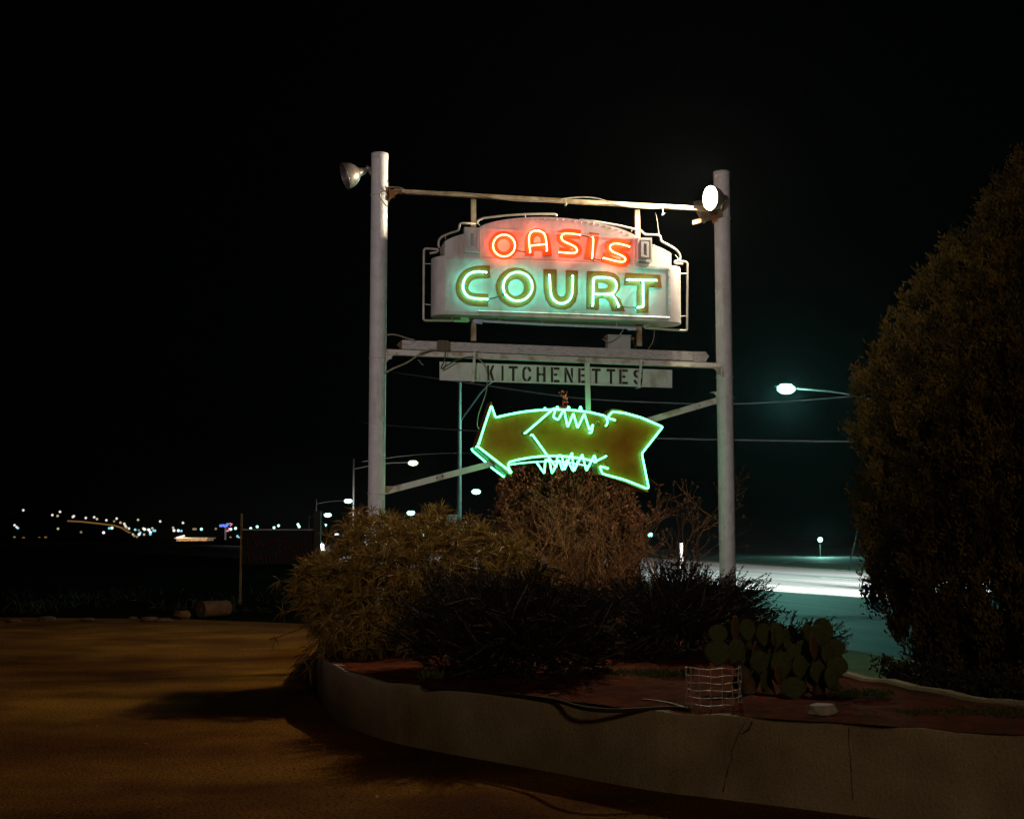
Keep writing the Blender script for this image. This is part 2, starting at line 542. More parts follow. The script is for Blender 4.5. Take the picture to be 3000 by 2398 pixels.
# dashed lane marks in the outer lanes
cl = resample([((a.x + b.x) / 2, (a.y + b.y) / 2) for a, b in zip(resample(mid_s, 60), resample(far_s, 60))], 80)
mk = MB()
for i in range(10, 40, 2):
    a, b = cl[i], cl[i].lerp(cl[i + 1], 0.8)
    t = (b - a).normalized(); nn = V((-t.y, t.x)) * 0.07
    mk.add([(a.x + nn.x, a.y + nn.y, .008), (b.x + nn.x, b.y + nn.y, .008), (b.x - nn.x, b.y - nn.y, .008), (a.x - nn.x, a.y - nn.y, .008)], [(0, 1, 2, 3)])
tag(mk.build('lane_dash', M_line), kind='structure')
# kerb and footway on the near side
nw = smoothline(near[:9], 2)
kerb_in = offset_line(nw, 0.16); walk_in = offset_line(nw, 1.75)
v = []; f = []
for i, (a, b) in enumerate(zip(nw, kerb_in)):
    v += [(a[0], a[1], 0.0), (a[0] - .0, a[1], 0.12), (b[0], b[1], 0.13), (b[0], b[1], 0.0)]
    if i:
        j = i * 4
        for k in range(3): f.append((j - 4 + k, j + k, j + k + 1, j - 3 + k))
tag(obj('curb', v, f, M_curb), kind='structure')
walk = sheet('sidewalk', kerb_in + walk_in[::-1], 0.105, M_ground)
ka = resample(kerb_in, 62); kb = resample(walk_in, 62)
for i in range(61):
    if not 4 < ka[i].y < 42: continue
    q4 = [ka[i].lerp(ka[i + 1], .008), ka[i].lerp(ka[i + 1], .992), kb[i].lerp(kb[i + 1], .992), kb[i].lerp(kb[i + 1], .008)]
    obj('slab', [(p.x, p.y, z) for z in (.09, .122) for p in q4], [(0, 1, 2, 3), (4, 5, 6, 7), (0, 1, 5, 4), (1, 2, 6, 5), (2, 3, 7, 6), (3, 0, 4, 7)], M_walk, walk)
# raised joint-separated slabs close to the planter
root_walk = walk
# far shoulder and the bank behind it
ribbon('shoulder', far_s, -5.0, 0.0, 0.002, mat('shoulder_dirt_tail_tint', (0.16, 0.075, 0.035), 0.95, col2=(0.08, 0.04, 0.02), scale=0.7))  # dirt whose red-brown also paints in the tint of tail lights
sheet('parking_lot', [(16, 62), (60, 40), (90, 90), (40, 150), (2, 118)], -0.012, mat('far_lot', (0.07, 0.075, 0.07), 0.8, scale=0.5))
mk = MB()
for (x, y, dx, dy) in ((14.5, 70, 2.6, 7), (17.2, 71, -2.2, 7.5), (18.4, 69, 2.6, 7), (22.5, 68, 4.5, 6), (26, 66, 3.6, 6), (12.5, 77, 3, 7)):
    a = V((x, y)); b = V((x + dx, y + dy)); t = (b - a).normalized(); nn = V((-t.y, t.x)) * 0.13
    mk.add([(a.x + nn.x, a.y + nn.y, .006), (b.x + nn.x, b.y + nn.y, .006), (b.x - nn.x, b.y - nn.y, .006), (a.x - nn.x, a.y - nn.y, .006)], [(0, 1, 2, 3)])
tag(mk.build('stall_line', M_line), kind='structure')

# planter: front wall (outer foot line) and back wall, one running wall
front = [(-2.35, 20.0), (-2.3, 17.5), (-2.2, 15.2), (-2.02, 13.6), (-1.86, 12.75), (-1.70, 11.9), (-1.36, 10.94), (-0.94, 10.15), (-0.45, 9.62), (0.2, 8.98), (0.864, 8.26), (1.30, 8.0), (1.95, 7.56), (2.28, 7.33), (3.1, 6.78), (3.9, 6.2), (4.25, 5.95)]
back = [(4.32, 6.1), (3.95, 7.0), (3.38, 8.4), (3.05, 8.95), (2.86, 9.65), (2.68, 10.2), (2.62, 11.3), (2.75, 13), (3.05, 15), (3.3, 17.5), (3.3, 20.0)]
ring = smoothline(front, 2) + smoothline(back, 2)
def zt(p):      # top of the wall rises slightly to the right
    return 0.425 + 0.018 * (max(-2.2, min(3.5, p[0])) + 2.2)
TH = 0.11
inner = offset_line(ring, TH)
v = []; f = []; wav = 0
for i, (a, b) in enumerate(zip(ring, inner)):
    z = zt(a) + 0.008 * math.sin(i * 1.7) + 0.006 * math.sin(i * .61)
    v += [(a[0], a[1], -0.05), (a[0], a[1], z - 0.02), (a[0] + (b[0] - a[0]) * .13, a[1] + (b[1] - a[1]) * .13, z),
          (b[0] + (a[0] - b[0]) * .13, b[1] + (a[1] - b[1]) * .13, z), (b[0], b[1], z - 0.02), (b[0], b[1], z - 0.3)]
    if i:
        j = i * 6
        for k in range(5): f.append((j - 6 + k, j + k, j + k + 1, j - 5 + k))
pw = thing('planter_wall', 'low curved tan stucco retaining wall round the planting bed under the neon sign', 'wall')
obj('wall', v, f, M_concrete, pw, smooth=False)
# cracks: thin dark grooves proud of nothing, modelled as slim recess-coloured strips
def wallpt(px, py):
    """point on the front wall's face seen at a photo pixel"""
    d = ray(px, py); best = None
    for i in range(len(ring) - 1):
        a, b = ring[i], ring[i + 1]
        ex, ey = b[0] - a[0], b[1] - a[1]
        det = d.x * -ey + d.y * ex
        if abs(det) < 1e-9: continue
        t = (a[0] * -ey + a[1] * ex) / det
        s = (d.x * a[1] - d.y * a[0]) / det * -1
        s = ((d.x * t - a[0]) * ex + (d.y * t - a[1]) * ey) / (ex * ex + ey * ey)
        if t > 0 and -0.01 <= s <= 1.01:
            P = EYE + d * t
            if best is None or P.y < best[0].y: best = (P, V((ey, -ex, 0)).normalized())
    return best
M_crack = mat('crack_shadow', (0.10, 0.08, 0.055), 1.0, scale=30)
def crack(pxs, wd, name='crack'):
    mb = MB()
    q = []
    for (x, y) in pxs:
        P, nn = wallpt(x, y)
        if nn.dot(EYE - P) < 0: nn = -nn
        q.append(P + nn * 0.0025)
    for i in range(len(q) - 1):
        t = (q[i + 1] - q[i]).normalized()
        s = t.cross(nn).normalized()
        w0 = wd * (0.4 + random.random()); w1 = wd * (0.4 + random.random())
        mb.add([q[i] - s * w0, q[i] + s * w0, q[i + 1] + s * w1, q[i + 1] - s * w1], [(0, 1, 2, 3)])
    return mb.build(name, M_crack, pw)
crack([(2183, 2112), (2170, 2140), (2160, 2158), (2150, 2185), (2142, 2200), (2146, 2222), (2133, 2250), (2128, 2275), (2122, 2300), (2119, 2318)], 0.0035)
crack([(2204, 2112), (2195, 2135), (2172, 2150)], 0.006)
crack([(2488, 2130), (2486, 2170), (2492, 2215), (2494, 2260), (2496, 2300), (2499, 2340)], 0.0022)

# soil inside
rows = 26
fi = resample(offset_line(smoothline(front, 2), 0.03), 70)
bi = resample(offset_line(smoothline(back, 2), 0.1), 70)[::-1]
v = []; f = []
for r_ in range(rows + 1):
    t = r_ / rows
    for k in range(70):
        p = fi[k].lerp(bi[k], t)
        h = 0.012 * (math.sin(p.x * 5 + p.y * 3) + math.sin(p.x * 11.3 - p.y * 7.7) + math.sin(p.x * 23 + p.y * 19) * .6)
        edge = min(t, 1 - t)
        v.append((p.x, p.y, zt(p) + (0.006 if t < .5 else -.03) + .6 * h * min(1, .5 + edge * 8) + 0.02 * min(1, edge * 5)))
    if r_:
        for k in range(69):
            a = (r_ - 1) * 70 + k
            f.append((a, a + 1, a + 71, a + 70))
soil = tag(obj('planting_bed', v, f, M_soil, smooth=True), label='red earth of the planting bed inside the wall', kind='structure')
def soilz(x, y): return zt((x, y)) + 0.01

# ------------------------------------------------------------------ sign frame: two poles, beams, braces
fr = thing('sign_frame', 'tall white two-pole steel frame that carries the neon signs', 'sign frame', (PL.x, PL.y, 0))
def pole(base_px, top_px, P0, d, zt_):
    top = None
    mb = MB()
    prof = [(0, d / 2), (zt_ - 0.012, d / 2), (zt_, d / 2 - 0.012), (zt_, 0.001)]
    ax = V((0, 0, 1))
    mb.lathe(P0, ax, prof, 32)
    return mb.build('pole', M_pole, fr, smooth=True)
zl = yp(1109, 450, 15.2).z; zr = yp(2124, 503, 16.07).z
DPL = DPR = 0.2
pL = pole(None, None, PL, DPL, zl)
pR = pole(None, None, PR, DPR, zr)
for o in (pL, pR):
    m_ = o.modifiers.new('edge', 'EDGE_SPLIT')
def collar(P0, z, d, h=0.025, extra=0.006, par=None, m=M_pole):
    return MB().lathe(P0 + V((0, 0, z)), (0, 0, 1), [(0, d / 2), (0, d / 2 + extra), (h, d / 2 + extra), (h, d / 2)], 28).build('collar', m, par, True)
for (P0, px, ys, po) in ((PL, 1095, (1042,), pL), (PR, 2130, (853, 957, 1095), pR)):
    for y in ys:
        collar(P0, yp(px, y, P0.y).z, 0.2, 0.012, 0.003, po)
collar(PL, zl - 0.075, 0.2, 0.07, 0.0025, pL, M_pole)
collar(PR, zr - 0.075, 0.2, 0.07, 0.0025, pR, M_pole)
# U-bolts
def ubolt(P0, z):
    pts = [P0 + V((math.cos(a) * 0.106, math.sin(a) * 0.106, z + 0.0)) for a in np.linspace(0, 2 * pi, 25)[:-1]]
    return MB().tube(pts, 0.006, 6, closed=True).build('u_bolt', M_pole, fr, True)
for (P0, px, y) in ((PL, 1109, 573), (PR, 2126, 640), (PR, 2130, 1105), (PL, 1100, 1050), (PL, 1098, 1445), (PR, 2131, 1165)):
    ubolt(P0, yp(px, y, P0.y).z)

def angle_iron(name, a, b, h, wd, w0, m, par, flip=1, t=0.006):
    """L-section: vertical leg of height h facing the viewer and a bottom flange going back"""
    (u0, z0), (u1, z1) = a, b
    mb = MB()
    mb.add([on(u0, z0, w0), on(u1, z1, w0), on(u1, z1 - h, w0), on(u0, z0 - h, w0), on(u0, z0, w0 - t), on(u1, z1, w0 - t), on(u1, z1 - h, w0 - t), on(u0, z0 - h, w0 - t)],
           [(0, 1, 2, 3), (7, 6, 5, 4), (0, 4, 5, 1), (1, 5, 6, 2), (2, 6, 7, 3), (3, 7, 4, 0)])
    zf0, zf1 = z0 - h - 0.0005, z1 - h - 0.0005
    mb.add([on(u0, zf0, w0 + flip * wd), on(u1, zf1, w0 + flip * wd), on(u1, zf1, w0 - t), on(u0, zf0, w0 - t), on(u0, zf0 - t, w0 + flip * wd), on(u1, zf1 - t, w0 + flip * wd), on(u1, zf1 - t, w0 - t), on(u0, zf0 - t, w0 - t)],
           [(0, 1, 2, 3), (7, 6, 5, 4), (0, 4, 5, 1), (1, 5, 6, 2), (2, 6, 7, 3), (3, 7, 4, 0)])
    return mb.build(name, m, par)

W_BEAM = -0.02
angle_iron('top_beam', uz((1155, 553), W_BEAM), uz((2062, 605), W_BEAM), 0.055, 0.06, W_BEAM, M_beam, fr)
angle_iron('lower_beam', uz(B(100, 122), 0.0), uz(B(2035, 203), 0.0), 0.068, 0.07, 0.0, M_steel, fr)
# clamps
def bracket(px, py, sgn, m, w=0.0, s=1.0):
    u, z = uz((px, py), w)
    mb = MB()
    mb.box(on(u, z, w), 0.012, 0.16 * s, 0.17 * s, U, N, V((0, 0, 1)))
    mb.box(on(u + sgn * 0.075 * s, z + 0.045 * s, w), 0.14 * s, 0.13 * s, 0.012, U, N, V((0, 0, 1)))
    mb.add([on(u, z + .04 * s, w + .05 * s), on(u + sgn * .13 * s, z + .039 * s, w + .05 * s), on(u, z - .08 * s, w + .05 * s), on(u, z + .04 * s, w + .042 * s), on(u + sgn * .13 * s, z + .039 * s, w + .042 * s), on(u, z - .08 * s, w + .042 * s)],
           [(0, 1, 2), (5, 4, 3), (0, 3, 4, 1), (1, 4, 5, 2), (2, 5, 3, 0)])
    for dz in (-0.035, 0.02):
        mb.tube([on(u - sgn * .01, z + dz * s, w + .03), on(u + sgn * .075 * s, z + dz * s, w + .03)], 0.006, 6)
        mb.tube([on(u + sgn * .028 * s, z + dz * s, w + .03), on(u + sgn * .045 * s, z + dz * s, w + .03)], 0.012, 6)
    return mb.build('clamp', m, fr)
bracket(1139, 571, 1, M_rust, 0.0)
bracket(2094, 632, -1, M_rust, 0.02)
bracket(1131, 1043, 1, M_steel, 0.0, 0.9)
bracket(2112, 1087, -1, M_steel, 0.02, 0.95)
bracket(1126, 1432, 1, M_beam, -0.05, 0.6)
bracket(2106, 1157, -1, M_steel, -0.05, 0.7)
# a rusty plate beside the lit floodlight
u, z = uz((2075, 640), 0.12)
MB().box(on(u, z, 0.1), 0.42, 0.012, 0.05, (U * 0.95 + V((0, 0, .28))).normalized(), N, None).build('mounting_plate', M_rust, fr)

# braces to the arrow: flat channel bars
def bar(name, p0, p1, h, w, m, par, depth=0.04, holes=()):
    a = V(uz(p0, w)); b = V(uz(p1, w))
    t = (b - a).normalized(); n_ = V((-t.y, t.x)) * h / 2
    lp = [tuple(a + n_), tuple(b + n_), tuple(b - n_), tuple(a - n_)]
    loops = [lp]
    for (k, dy) in holes:
        c = a.lerp(b, k) + n_ * dy
        loops.append(ellipse(c.x, c.y, .012, .012, 10))
    return plate(name, loops, w + depth / 2, depth, m, par)
bar('brace', B(93, 940), B(735, 772), 0.072, -0.10, M_steel, fr, holes=((0.46, 0.1), (0.51, .1)))
bar('brace', B(1560, 545), B(2006, 415), 0.075, -0.10, M_steel, fr, holes=((0.75, 0),))
# drop post between lower beam and the arrow, two hanger posts between the beams
bar('drop_post', B(1253, 175), B(1262, 500), 0.058, 0.035, M_steel, fr, depth=0.03)
for (x0, y0, x1, y1) in ((474, 62, 474, 1112), (1690, 142, 1706, 1150)):
    bar('hanger_post', A(x0, y0), A(x1, y1), 0.06, -0.10, M_beam, fr, depth=0.05)
# straps gripping the small sign
for (x0, y0, x1, y1) in ((608, 140, 600, 308), (1566, 180, 1552, 341)):
    bar('hanger_strap', B(x0, y0), B(x1, y1), 0.030, 0.095, M_steel, fr, depth=0.008)
    bar('hanger_strap', B(x0 - 10, y0 + 60), B(x1, y1 - 1), 0.022, -0.085, M_steel, fr, depth=0.008)
    a = uz(B(x1 - 1, y1), 0.0)
    MB().box(on(a[0], a[1] - 0.004, 0.005), 0.03, 0.19, 0.008, U, N).build('strap_hook', M_steel, fr)

# painted timber lying on the lower beam
tm = thing('timber_beam', 'long white weathered timber lying along the lower beam above KITCHENETTES', 'timber', tuple(sp(B(190, 120), -0.06)))
wt = -0.02
lp = [uz(B(192, 70), wt), uz(B(1936, 139), wt), uz(B(1955, 165), wt), uz(B(1936, 191), wt), uz(B(192, 121), wt)]
plate('timber', [lp[0], lp[1], lp[3], lp[4]], wt, 0.13, M_wood, tm)
def wedge(name, lo, hi, tip, m, par):
    w0, w1 = wt, wt - 0.13
    v = [on(*lo, w0), on(*hi, w0), on(*hi, w1), on(*lo, w1), on(*tip, (w0 + w1) / 2)]
    return obj(name, v, [(0, 1, 4), (1, 2, 4), (2, 3, 4), (3, 0, 4)], m, par)
wedge('sawn_end', lp[4], lp[0], uz(B(160, 97), wt - .06), M_rust, tm)
wedge('sawn_end', lp[3], lp[1], uz(B(1956, 163), wt - .06), M_wood, tm)
bar('patch_board', B(1866, 164), B(1938, 166), 0.125, wt + 0.006, M_wood, tm, depth=0.010)

# ------------------------------------------------------------------ KITCHENETTES panel
WK = 0.01
ks = thing('kitchenettes_sign', 'narrow white board stencilled KITCHENETTES hanging under the lower beam', 'sign', tuple(sp(B(1075, 270), WK)))
kq = [uz(B(408, 194), WK), uz(B(1743, 242), WK), uz(B(1743, 343), WK), uz(B(408, 299), WK)]
plate('board', kq, WK, 0.022, M_panelw, ks)
bar('edge_rail', B(408, 297), B(1743, 341), 0.014, WK + 0.006, M_panelw, ks, depth=0.010)
ST = {   # stencil shapes in a unit box, y down
 'K': [[(0, 0), (.27, 0), (.27, 1), (0, 1)], [(.70, 0), (1, 0), (.66, .42), (1, 1), (.70, 1), (.36, .56), (.36, .38)]],
 'I': [[(.25, 0), (.75, 0), (.75, 1), (.25, 1)]],
 'T': [[(0, 0), (1, 0), (1, .17), (.64, .17), (.64, 1), (.37, 1), (.37, .17), (0, .17)]],
 'C': [[(.48, 0), (.48, .16), (.36, .17), (.27, .27), (.27, .72), (.36, .83), (.48, .84), (.48, 1), (.25, .97), (.06, .84), (0, .68), (0, .32), (.06, .16), (.25, .03)],
       [(.56, 0), (.80, .04), (.96, .17), (1, .34), (.73, .34), (.68, .22), (.56, .16)], [(.56, 1), (.80, .96), (.96, .83), (1, .66), (.73, .66), (.68, .78), (.56, .84)]],
 'H': [[(0, 0), (.27, 0), (.27, .42), (.47, .42), (.47, .58), (.27, .58), (.27, 1), (0, 1)], [(1, 0), (.73, 0), (.73, .42), (.54, .42), (.54, .58), (.73, .58), (.73, 1), (1, 1)]],
 'E': [[(0, 0), (.27, 0), (.27, 1), (0, 1)], [(.34, 0), (1, 0), (1, .16), (.34, .16)], [(.34, .42), (.74, .42), (.74, .57), (.34, .57)], [(.34, .84), (1, .84), (1, 1), (.34, 1)]],
 'N': [[(0, .06), (.25, .40), (.25, 1), (0, 1)], [(.02, 0), (.28, 0), (1, .90), (1, 1), (.74, 1), (.30, .42)], [(.76, 0), (1, 0), (1, .80), (.76, .48)]],
 'S': [[(.46, 0), (.46, .16), (.33, .18), (.29, .27), (.33, .35), (.46, .41), (.46, .58), (.20, .50), (.04, .36), (.02, .20), (.12, .07), (.28, .01)],
       [(.54, 0), (.78, .04), (.94, .16), (.97, .30), (.70, .30), (.66, .20), (.54, .16)],
       [(.54, .43), (.80, .50), (.97, .64), (.98, .80), (.88, .93), (.70, .99), (.54, 1), (.54, .84), (.67, .82), (.71, .73), (.67, .65), (.54, .60)], [(.46, 1), (.22, .96), (.06, .84), (.03, .69), (.30, .69), (.34, .80), (.46, .84)]],
}
kx = [('K', 680, 722), ('I', 757, 780), ('T', 804, 856), ('C', 882, 934), ('H', 964, 1016), ('E', 1046, 1096), ('N', 1124, 1173), ('E', 1203, 1254), ('T', 1281, 1332), ('T', 1366, 1416), ('E', 1439, 1488), ('S', 1519, 1572)]
for ch, x0, x1 in kx:
    k0 = (x0 - 680) / 890.0
    yt, yb = 215 + 27 * k0, 302 + 24 * k0
    v = []; f = []
    bms = MB()
    for lp in ST[ch]:
        pts = [uz(B(x0 + (x1 - x0) * p[0], yt + (yb - yt) * p[1] + 0.028 * (x1 - x0) * p[0]), WK) for p in lp]
        tr = geometry.tessellate_polygon([[V((p[0], p[1], 0)) for p in pts]])
        n = len(pts)
        bms.add([on(*p, WK + 0.003) for p in pts] + [on(*p, WK - 0.003) for p in pts],
                [tuple(t) for t in tr] + [(i, (i + 1) % n, (i + 1) % n + n, i + n) for i in range(n)])
    o = bms.build('letter', M_stencil, ks)
    o['label'] = 'dark stencilled letter ' + ch

# ------------------------------------------------------------------ OASIS COURT cabinet
WF = 0.22      # front face
WB = -0.24     # back face
osn = thing('neon_sign', 'large white stepped cabinet sign reading OASIS COURT in lit orange and green neon', 'neon sign', tuple(sp(A(1080, 700), 0)))
# lower body: stadium plan, flat front between the rounded ends
(uL, zTop) = uz(A(162, 520), 0.0)
(uR, _) = uz(A(2007, 780), 0.0)
zTopL = uz(A(300, 470), WF)[1]; zTopR = uz(A(1900, 560), WF)[1]
zBotL = uz(A(272, 905), WF)[1]; zBotR = uz(A(1930, 975), WF)[1]
zT = (zTopL + zTopR) / 2; zB = (zBotL + zBotR) / 2
def body(name, u0, u1, z0, z1, wf, wb, rad, m, par):
    plan = []
    hd = (wf - wb) / 2; wc = (wf + wb) / 2
    for a in np.linspace(-pi / 2, pi / 2, 11): plan.append((u1 - rad + rad * math.cos(a), wc + hd * math.sin(a)))
    for a in np.linspace(pi / 2, 3 * pi / 2, 11): plan.append((u0 + rad + rad * math.cos(a), wc + hd * math.sin(a)))
    n = len(plan)
    v = [on(p[0], z0, p[1]) for p in plan] + [on(p[0], z1, p[1]) for p in plan]
    f = [tuple(range(n)), tuple(range(n, 2 * n))] + [(i, (i + 1) % n, (i + 1) % n + n, i + n) for i in range(n)]
    o = obj(name, v, f, m, par)
    return o
cab = body('cabinet', uL, uR, zB, zT, WF, WB, 0.17, M_white, osn)
cab.data.polygons.foreach_set('use_smooth', [len(p.vertices) == 4 for p in cab.data.polygons])
cab.modifiers.new('edge', 'EDGE_SPLIT').split_angle = math.radians(35)
# shoulders: curved shoulder blocks set back a little
def shoulder(pts):
    top = smoothline(UZ(A, pts, WF - 0.03), 2)
    return plate('shoulder', [(top[0][0], zT + 0.002)] + top + [(top[-1][0], zT + 0.002)], WF - 0.03, WF - 0.03 - (WB + 0.03), M_white, osn)
shoulder([(262, 372), (300, 350), (360, 328), (420, 312), (548, 300)])
shoulder([(1690, 368), (1790, 390), (1870, 418), (1945, 462)])
# centre arch panel, flush with the front face: runs from the front's lower part up to the arch
arch = smoothline([(520, 268), (545, 250), (640, 222), (800, 198), (1000, 190), (1200, 203), (1400, 232), (1560, 274), (1650, 312), (1690, 338)], 2)
archz = UZ(A, arch, WF)
plate('arch', [(archz[0][0], zT + 0.004)] + archz + [(archz[-1][0], zT + 0.004)], WF + 0.002, WF - WB - 0.02, M_white, osn)
face = plate('face_panel', [uz(A(278, 482), WF), uz(A(1925, 566), WF), (uz(A(1928, 945), WF)[0], zB + 0.035), (uz(A(272, 890), WF)[0], zB + 0.035)], WF + 0.006, 0.005, M_white, osn)
WFACE = WF + 0.006
# a lip along the bottom of the face, flat seam strips on both sides and above
uA = uz(A(510, 895), WF)[0]; uB = uz(A(1930, 945), WF)[0]
MB().add([on(uA, zB + 0.06, WFACE + .0015), on(uB, zB + 0.06, WFACE + .0015), on(uB, zB + 0.045, WFACE + 0.016), on(uA, zB + 0.045, WFACE + 0.016), on(uA, zB + 0.03, WFACE + .0015), on(uB, zB + 0.03, WFACE + .0015)],
         [(0, 1, 2, 3), (3, 2, 5, 4), (0, 3, 4), (1, 5, 2)]).build('bottom_lip', M_white, osn)
for (x0, y0, x1, y1) in ((274, 484, 268, 900), (1930, 566, 1934, 950)):
    bar('seam_strip', A(x0, y0), A(x1, y1), 0.03, WFACE + 0.004, M_white, osn, depth=0.006)
bar('seam_strip', A(548, 278), A(1690, 350), 0.012, WFACE + 0.003, M_white, osn, depth=0.005)
bar('seam_strip', A(285, 496), A(548, 509), 0.028, WFACE + 0.006, M_white, osn, depth=0.006)
bar('seam_strip', A(1680, 560), A(1925, 570), 0.028, WFACE + 0.006, M_white, osn, depth=0.006)
# embossed end blocks with their slot plates
for (q, s) in (([(410, 266), (520, 272), (518, 456), (406, 448)], 1), ([(1697, 344), (1801, 346), (1802, 526), (1697, 516)], -1)):
    cx = sum(p[0] for p in q) / 4; cy = sum(p[1] for p in q) / 4
    wq = WF + 0.03
    def sc(k, dx=0, ky=None): return UZ(A, [(cx + (p[0] - cx) * k + dx, cy + (p[1] - cy) * (ky or k)) for p in q], wq)
    blk = plate('end_block', [sc(1.0), sc(0.80)], wq, 0.08, M_white, osn)
    plate('block_inset', sc(0.80), wq - 0.012, 0.05, M_white, blk)
    plate('slot_plate', [sc(0.56, 0, 0.66), sc(0.20, 0, 0.50)], wq + 0.010, 0.025, M_white, blk)
    plate('slot_back', sc(0.20, 0, 0.50), wq - 0.006, 0.004, M_gray, blk)
q = [(520, 272), (548, 275), (548, 506), (520, 500)]
plate('block_flange', UZ(A, q, WF), WF + 0.012, 0.02, M_white, osn)
plate('block_flange', UZ(A, [(1668, 340), (1696, 345), (1696, 566), (1668, 562)], WF), WF + 0.012, 0.02, M_white, osn)

# letters
def letter(ch, loops, m, tubes, em, desc, hw_r=0.009, lift=0.045):
    L = plate('letter', [UZ(A, lp, WFACE) for lp in loops], WFACE + 0.004, 0.003, m, osn)
    L['label'] = desc + ' letter ' + ch + ' with lit neon tube'
    mb = MB()
    ends = []; sups = []
    for t in tubes:
        pts = [sp(A(*p), WFACE + lift) for p in t]
        a = pts[0] - N * (lift - 0.006); b = pts[-1] - N * (lift - 0.006)
        allp = roundcorners([a] + pts + [b], 0.018)
        mb.tube(allp, hw_r, 8)
        ends += [a, b]
        k = len(pts) // 2
        sups.append((pts[k] - N * (lift - 0.004), pts[k]))
    tb = mb.build('neon_tube', em, L, True)
    for e in ends:
        MB().lathe(e - N * 0.001, N, [(0, 0.024), (0.006, 0.022), (0.012, 0.015)], 10, capb=True).build('electrode_boot', M_dark, L)
    for (p, q) in sups:
        MB().tube([p, q], 0.004, 5).build('tube_support', M_tubeoff, L)
    return L

So = lambda pts: smoothline(pts, 3)
OR, OC = 'orange painted', 'ochre painted'
letter('O', [ellipse(697, 404, 108, 106), ellipse(700, 403, 49, 50)[::-1]], M_orange, [ellipse(702, 404, 82, 81, 30, 0.35, 0.25 + 2 * pi - 0.05)], E_orange, OR)
letter('A', [[(858, 482), (857, 400), (862, 345), (880, 308), (905, 287), (940, 277), (980, 281), (1012, 298), (1033, 330), (1047, 395), (1056, 482), (988, 484), (984, 441), (922, 441), (921, 484)],
             [(919, 384), (922, 352), (934, 336), (949, 331), (965, 337), (974, 352), (978, 382)]], M_orange,
       [So([(897, 452), (885, 360), (893, 312), (925, 292), (965, 292), (1000, 312), (1014, 350), (1021, 440)]), [(905, 404), (1012, 393)]], E_orange, OR)
s1 = So([(1270, 324), (1170, 311), (1135, 320), (1125, 345), (1140, 372), (1215, 402), (1246, 428), (1243, 454), (1212, 462), (1110, 452)])
letter('S', [stroke(s1, 34)], M_orange, [s1[1:-1]], E_orange, OR)
letter('I', [[(1333, 302), (1410, 315), (1372, 521), (1297, 502)]], M_orange, [[(1362, 338), (1366, 360), (1358, 494)]], E_orange, OR)
s2 = So([(1640, 412), (1545, 386), (1500, 392), (1484, 420), (1505, 450), (1580, 478), (1606, 500), (1600, 522), (1565, 528), (1430, 492)])
letter('S', [stroke(s2, 36)], M_orange, [s2[2:-3]], E_orange, OR + ' second')
cc = So([(597, 598), (490, 602), (425, 628), (390, 690), (388, 735), (415, 785), (480, 808), (584, 810)])
letter('C', [stroke(cc, 46)], M_ochre, [So([(570, 602), (500, 594), (440, 610), (400, 665), (395, 730), (425, 780), (480, 798), (580, 802)])], E_green, OC)
letter('O', [ellipse(791, 716, 150, 147, 48), ellipse(790, 716, 60, 63)[::-1]], M_ochre, [ellipse(804, 708, 108, 107, 36, math.radians(158), math.radians(158 + 350))], E_green, OC)
letter('U', [[(993, 578), (1093, 583), (1091, 735), (1100, 768), (1122, 784), (1148, 780), (1161, 755), (1160, 587), (1251, 592), (1247, 760), (1234, 820), (1197, 860), (1150, 877), (1090, 872), (1042, 850), (1010, 802), (997, 740)]], M_ochre,
       [So([(1040, 622), (1047, 750), (1062, 800), (1105, 834), (1155, 834), (1198, 800), (1211, 745), (1213, 628)])], E_green, OC)
letter('R', [[(1317, 593), (1470, 598), (1522, 610), (1556, 642), (1566, 690), (1556, 738), (1530, 770), (1562, 800), (1602, 892), (1503, 890), (1482, 825), (1456, 799), (1409, 797), (1405, 880), (1313, 876)],
             [(1402, 680), (1450, 683), (1472, 695), (1472, 714), (1455, 724), (1402, 722)]], M_ochre,
       [So([(1362, 848), (1367, 700), (1366, 650), (1380, 640), (1450, 640), (1515, 648), (1541, 690), (1532, 740), (1500, 764), (1440, 764)])[0:], [(1378, 764), (1508, 768), (1530, 800), (1556, 855)]], E_green, OC)
letter('T', [[(1603, 607), (1862, 622), (1873, 715), (1775, 712), (1773, 903), (1685, 902), (1690, 700), (1590, 697)]], M_ochre,
       [[(1620, 657), (1838, 662)], [(1735, 672), (1738, 858), (1697, 862)]], E_green, OC)
# wires that jump from tube to tube (blacked-out or glowing links)
for (p, q) in (((775, 432), (885, 455)), ((1275, 328), (1358, 338)), ((1362, 498), (1440, 515)), ((585, 802), (690, 770)), ((1560, 857), (1690, 862))):
    MB().tube([sp(A(*p), WFACE + .03), sp(A((p[0] + q[0]) / 2, (p[1] + q[1]) / 2 + 3), WFACE + .028), sp(A(*q), WFACE + .03)], 0.006, 6).build('jumper_cable', M_cabled, osn, True)
